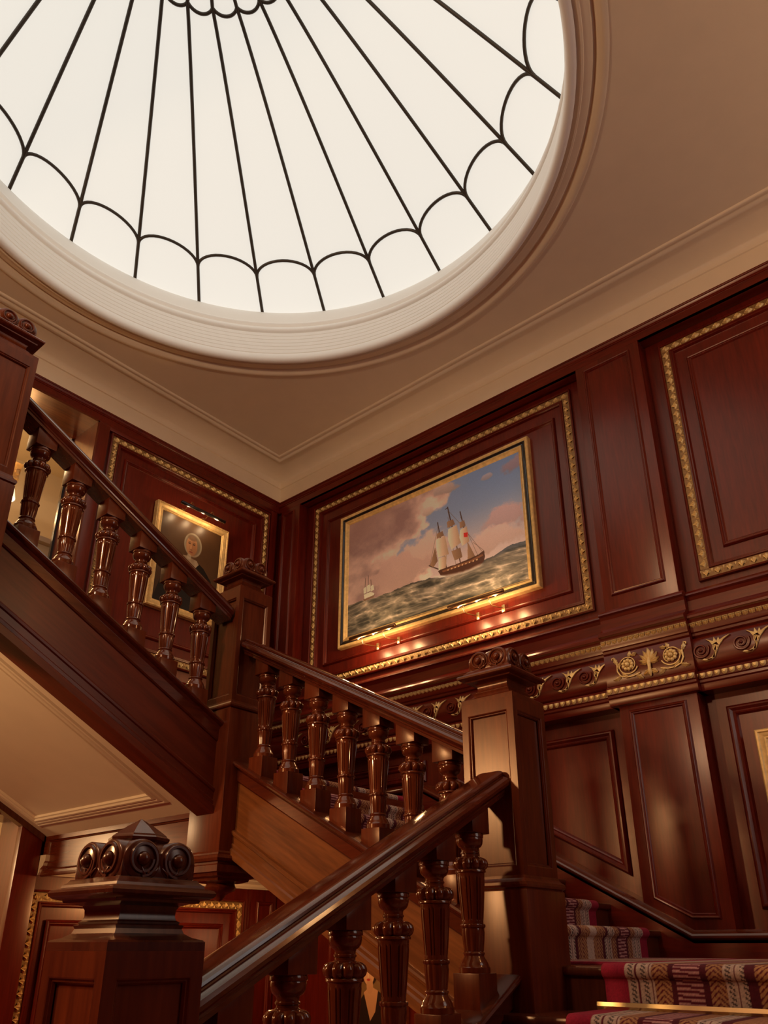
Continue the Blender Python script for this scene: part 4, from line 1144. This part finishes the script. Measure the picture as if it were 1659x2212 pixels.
# ---- picture lights
def picture_light(label, mp, a0, a1, b, n, wall_b, wall_n, power, up=1, bulbs=3, glow=12.0):
    t = thing('picture_light', label, 'picture light', mp((a0 + a1) / 2, wall_b, wall_n))
    obj('lamp_tube', MB().tube([mp(a0, b, n), mp(a0 + 0.004, b, n), mp(a1 - 0.004, b, n), mp(a1, b, n)], [0.012, 0.016, 0.016, 0.012], 14), 'bronze' if up > 0 else 'black', t, angle=60)
    for f in (0.27, 0.73):
        a = a0 + (a1 - a0) * f
        pts = [mp(a, b - 0.010 * up, n), mp(a, b - 0.035 * up, n - 0.006), mp(a, b - 0.065 * up, n - 0.03), mp(a, (b - 0.075 * up) * 0.5 + wall_b * 0.5, (n + wall_n) / 2), mp(a, wall_b, wall_n + 0.012)]
        arm = obj('curved_arm', MB().tube(pts, 0.0045, 8), 'bronze', t, angle=60)
        obj('bracket', MB().prism(rect(a - 0.014, a + 0.014, wall_b - 0.03, wall_b + 0.03), mp, wall_n - 0.03, wall_n + 0.014), 'brass', arm, bevel=0.004)
    gm = emit('lit_bulb_%s' % label[:8], (1.0, 0.80, 0.50), glow)
    for i in range(bulbs):
        a = a0 + (a1 - a0) * (i + 0.5) / bulbs
        q = mp(a, b - 0.006 * up, n - (0.016 if up > 0 else 0.010))
        obj('bulb', MB().ball(q, 0.011, 0.011, 0.011, 10, 6), gm, t, angle=60)
        point('bulb_light', mp(a, b - 0.05 if up > 0 else b - 0.02, n - 0.03 if up > 0 else n - 0.01), power / bulbs, (1.0, 0.66, 0.34), 0.028)
    return t
picture_light('bronze picture light below the left half of the ship painting', MR, 1.085, 1.585, 2.372, 0.075, 2.335, -0.14, 9.0, 1, 3, 1.0)
picture_light('bronze picture light below the right half of the ship painting', MR, 2.110, 2.610, 2.372, 0.075, 2.335, -0.14, 9.0, 1, 3, 1.0)
picture_light('black picture light with three lit bulbs above the bonneted portrait', ML, 0.745, 1.228, 3.568, 0.12, 3.585, -0.05, 2.6, -1, 3, 20.0)

# ---- the lit room beyond the doorway: mantel shelf with lamp, urn and gilt mirror
sh = thing('mantel_shelf', 'moulded cream shelf seen through the upper balusters in the lit room', 'shelf', (2.4, -0.9, 3.2))
obj('shelf_board', MB().box(1.5, 3.4, -1.15, -0.80, 3.20, 3.25), 'room', sh, bevel=0.006)
obj('shelf_front', MB().box(1.6, 3.3, -1.15, -0.86, 2.9, 3.20), 'room', sh, bevel=0.006)
obj('shelf_breast', MB().box(1.7, 3.2, -2.2, -1.0, 1.72, 2.9), 'room', sh)
lamp = thing('table_lamp', 'lit candlestick lamp with a pleated shade behind the top baluster', 'lamp', (2.30, -0.92, 3.25))
obj('lamp_base', MB().lathe([(0.05, 3.25), (0.05, 3.262), (0.022, 3.275), (0.014, 3.30), (0.02, 3.32), (0.012, 3.33)], 18, 2.30, -0.92), 'brass', lamp)
obj('candle_tube', MB().lathe([(0.013, 3.33), (0.013, 3.52)], 14, 2.30, -0.92), 'candle', lamp)
obj('lamp_bulb', MB().ball((2.30, -0.92, 3.545), 0.022, 0.022, 0.03), emit('lamp_bulb_glow', (1.0, 0.82, 0.52), 25.0), lamp, angle=60)
shade = [(0.085, 3.53), (0.055, 3.68)]
mb = MB().lathe([(0.088, 3.53), (0.056, 3.68)], 48, 2.30, -0.92, fn=lambda r, z, a: r * (1 + 0.035 * math.cos(a * 24)), cap=False)
obj('pleated_shade', mb, emit('lit_shade', (1.0, 0.74, 0.42), 1.6), lamp, angle=60)
point('lamp_light', (2.30, -0.86, 3.50), 8.0, WARM, 0.05)
urn = thing('silver_urn', 'small silver urn beside the lamp in the lit room', 'urn', (2.09, -0.92, 3.25))
obj('urn_body', MB().lathe([(0.035, 3.25), (0.036, 3.262), (0.014, 3.285), (0.012, 3.31), (0.030, 3.34), (0.044, 3.38), (0.046, 3.42), (0.034, 3.45), (0.018, 3.47), (0.022, 3.49)], 22, 2.09, -0.92), 'silver', urn, angle=60)
obj('urn_lid', MB().lathe([(0.023, 3.49), (0.016, 3.51), (0.006, 3.52), (0.010, 3.535), (0.0, 3.55)], 18, 2.09, -0.92), 'silver', urn, angle=60)
mir = thing('overmantel_mirror', 'gilt cornice of an overmantel mirror in the lit room', 'mirror', (2.5, -1.1, 3.3))
obj('mirror_glass', MB().box(2.22, 3.2, -1.13, -1.11, 3.3, 3.80), 'silver', mir)
obj('mirror_cornice', MB().loft([[(x, y, z) for y, z in ((-1.13, 3.80), (-1.08, 3.80), (-1.05, 3.83), (-1.06, 3.86), (-1.04, 3.93), (-1.0, 3.96), (-1.13, 3.97))] for x in (2.16, 3.25)]), 'gold_p', mir)
for i in range(22):
    obj('dentil', MB().box(2.175 + i * 0.049, 2.200 + i * 0.049, -1.075, -1.035, 3.868, 3.912), 'gold_p', mir)
point('assumed_room_lamp', (3.1, -1.5, 4.3), 38.0, (1.0, 0.70, 0.38), 0.25)  # assumed unseen lamp that keeps the upper room lit
point('assumed_passage_lamp', (3.2, -1.3, 0.75), 34.0, (1.0, 0.68, 0.36), 0.2)  # assumed unseen lamp that keeps the lower passage lit

# ---- assumed lamps of the hall outside the frame, and lamps added for fill
def lantern(label, loc, power, ztop=ZC, col=WARM):
    x, y, z = loc
    t = thing('added_lantern', label, 'lantern', (x, y, z - 0.3), 'added hanging lanterns of the hall')
    obj('hanging_rod', MB().tube([(x, y, z + 0.26), (x, y, ztop)], 0.008, 8), 'brass', t)
    obj('lantern_cap', MB().lathe([(0.16, z + 0.18), (0.10, z + 0.22), (0.03, z + 0.27)], 6, x, y), 'brass', t)
    obj('lantern_base', MB().lathe([(0.14, z - 0.20), (0.10, z - 0.23), (0.02, z - 0.28)], 6, x, y), 'brass', t)
    for j in range(6):
        a = 2 * PI * j / 6
        obj('lantern_bar', MB().tube([(x + 0.14 * math.cos(a), y + 0.14 * math.sin(a), z - 0.2), (x + 0.16 * math.cos(a), y + 0.16 * math.sin(a), z + 0.18)], 0.006, 6), 'brass', t)
    obj('lantern_bulb', MB().ball((x, y, z), 0.04), emit('lantern_glow', (1.0, 0.8, 0.55), 8.0), t, angle=60)
    point('added_lantern_light', (x, y, z), power, col, 0.14)
lantern('brass lantern assumed over the lower hall beyond the left picture edge', (5.2, 1.45, 1.28), 190.0, 1.58, (1.0, 0.62, 0.29))  # assumed lamp, placed from the highlight on the newel face
lantern('brass lantern added behind the viewer as fill light', (6.3, 3.3, 3.2), 260.0, col=WARM2)  # added fill light for ceiling and walls, not a known lamp
lantern('brass lantern assumed above the half landing beyond the right picture edge', (1.2, 6.6, 3.4), 30.0)  # assumed lamp, for the warm highlight on the upper string
picture_light('brass picture light over the lady portrait under the stairs', MR, 0.75, 1.17, 0.11, -0.28, 0.09, -0.39, 3.5, -1, 3, 6.0)  # added lamp, assumed source for the warm light on the lower walls
cl_ = thing('added_ceiling_lamp', 'small brass and glass ceiling lamp added under the corner landing as fill light', 'lamp', (0.95, 0.85, 0.50))  # added lamp and fitting, fill light for the dim walls below the landing
obj('lamp_rose', MB().lathe([(0.09, 0.50), (0.09, 0.485), (0.07, 0.475)], 24, 0.95, 0.85), 'brass', cl_)
obj('lamp_bowl', MB().lathe([(0.075, 0.478), (0.07, 0.455), (0.05, 0.435), (0.0, 0.425)], 24, 0.95, 0.85), emit('lamp_bowl_glow', (1.0, 0.78, 0.48), 5.0), cl_, angle=60)
point('added_ceiling_lamp_light', (0.95, 0.85, 0.38), 20.0, WARM, 0.06)
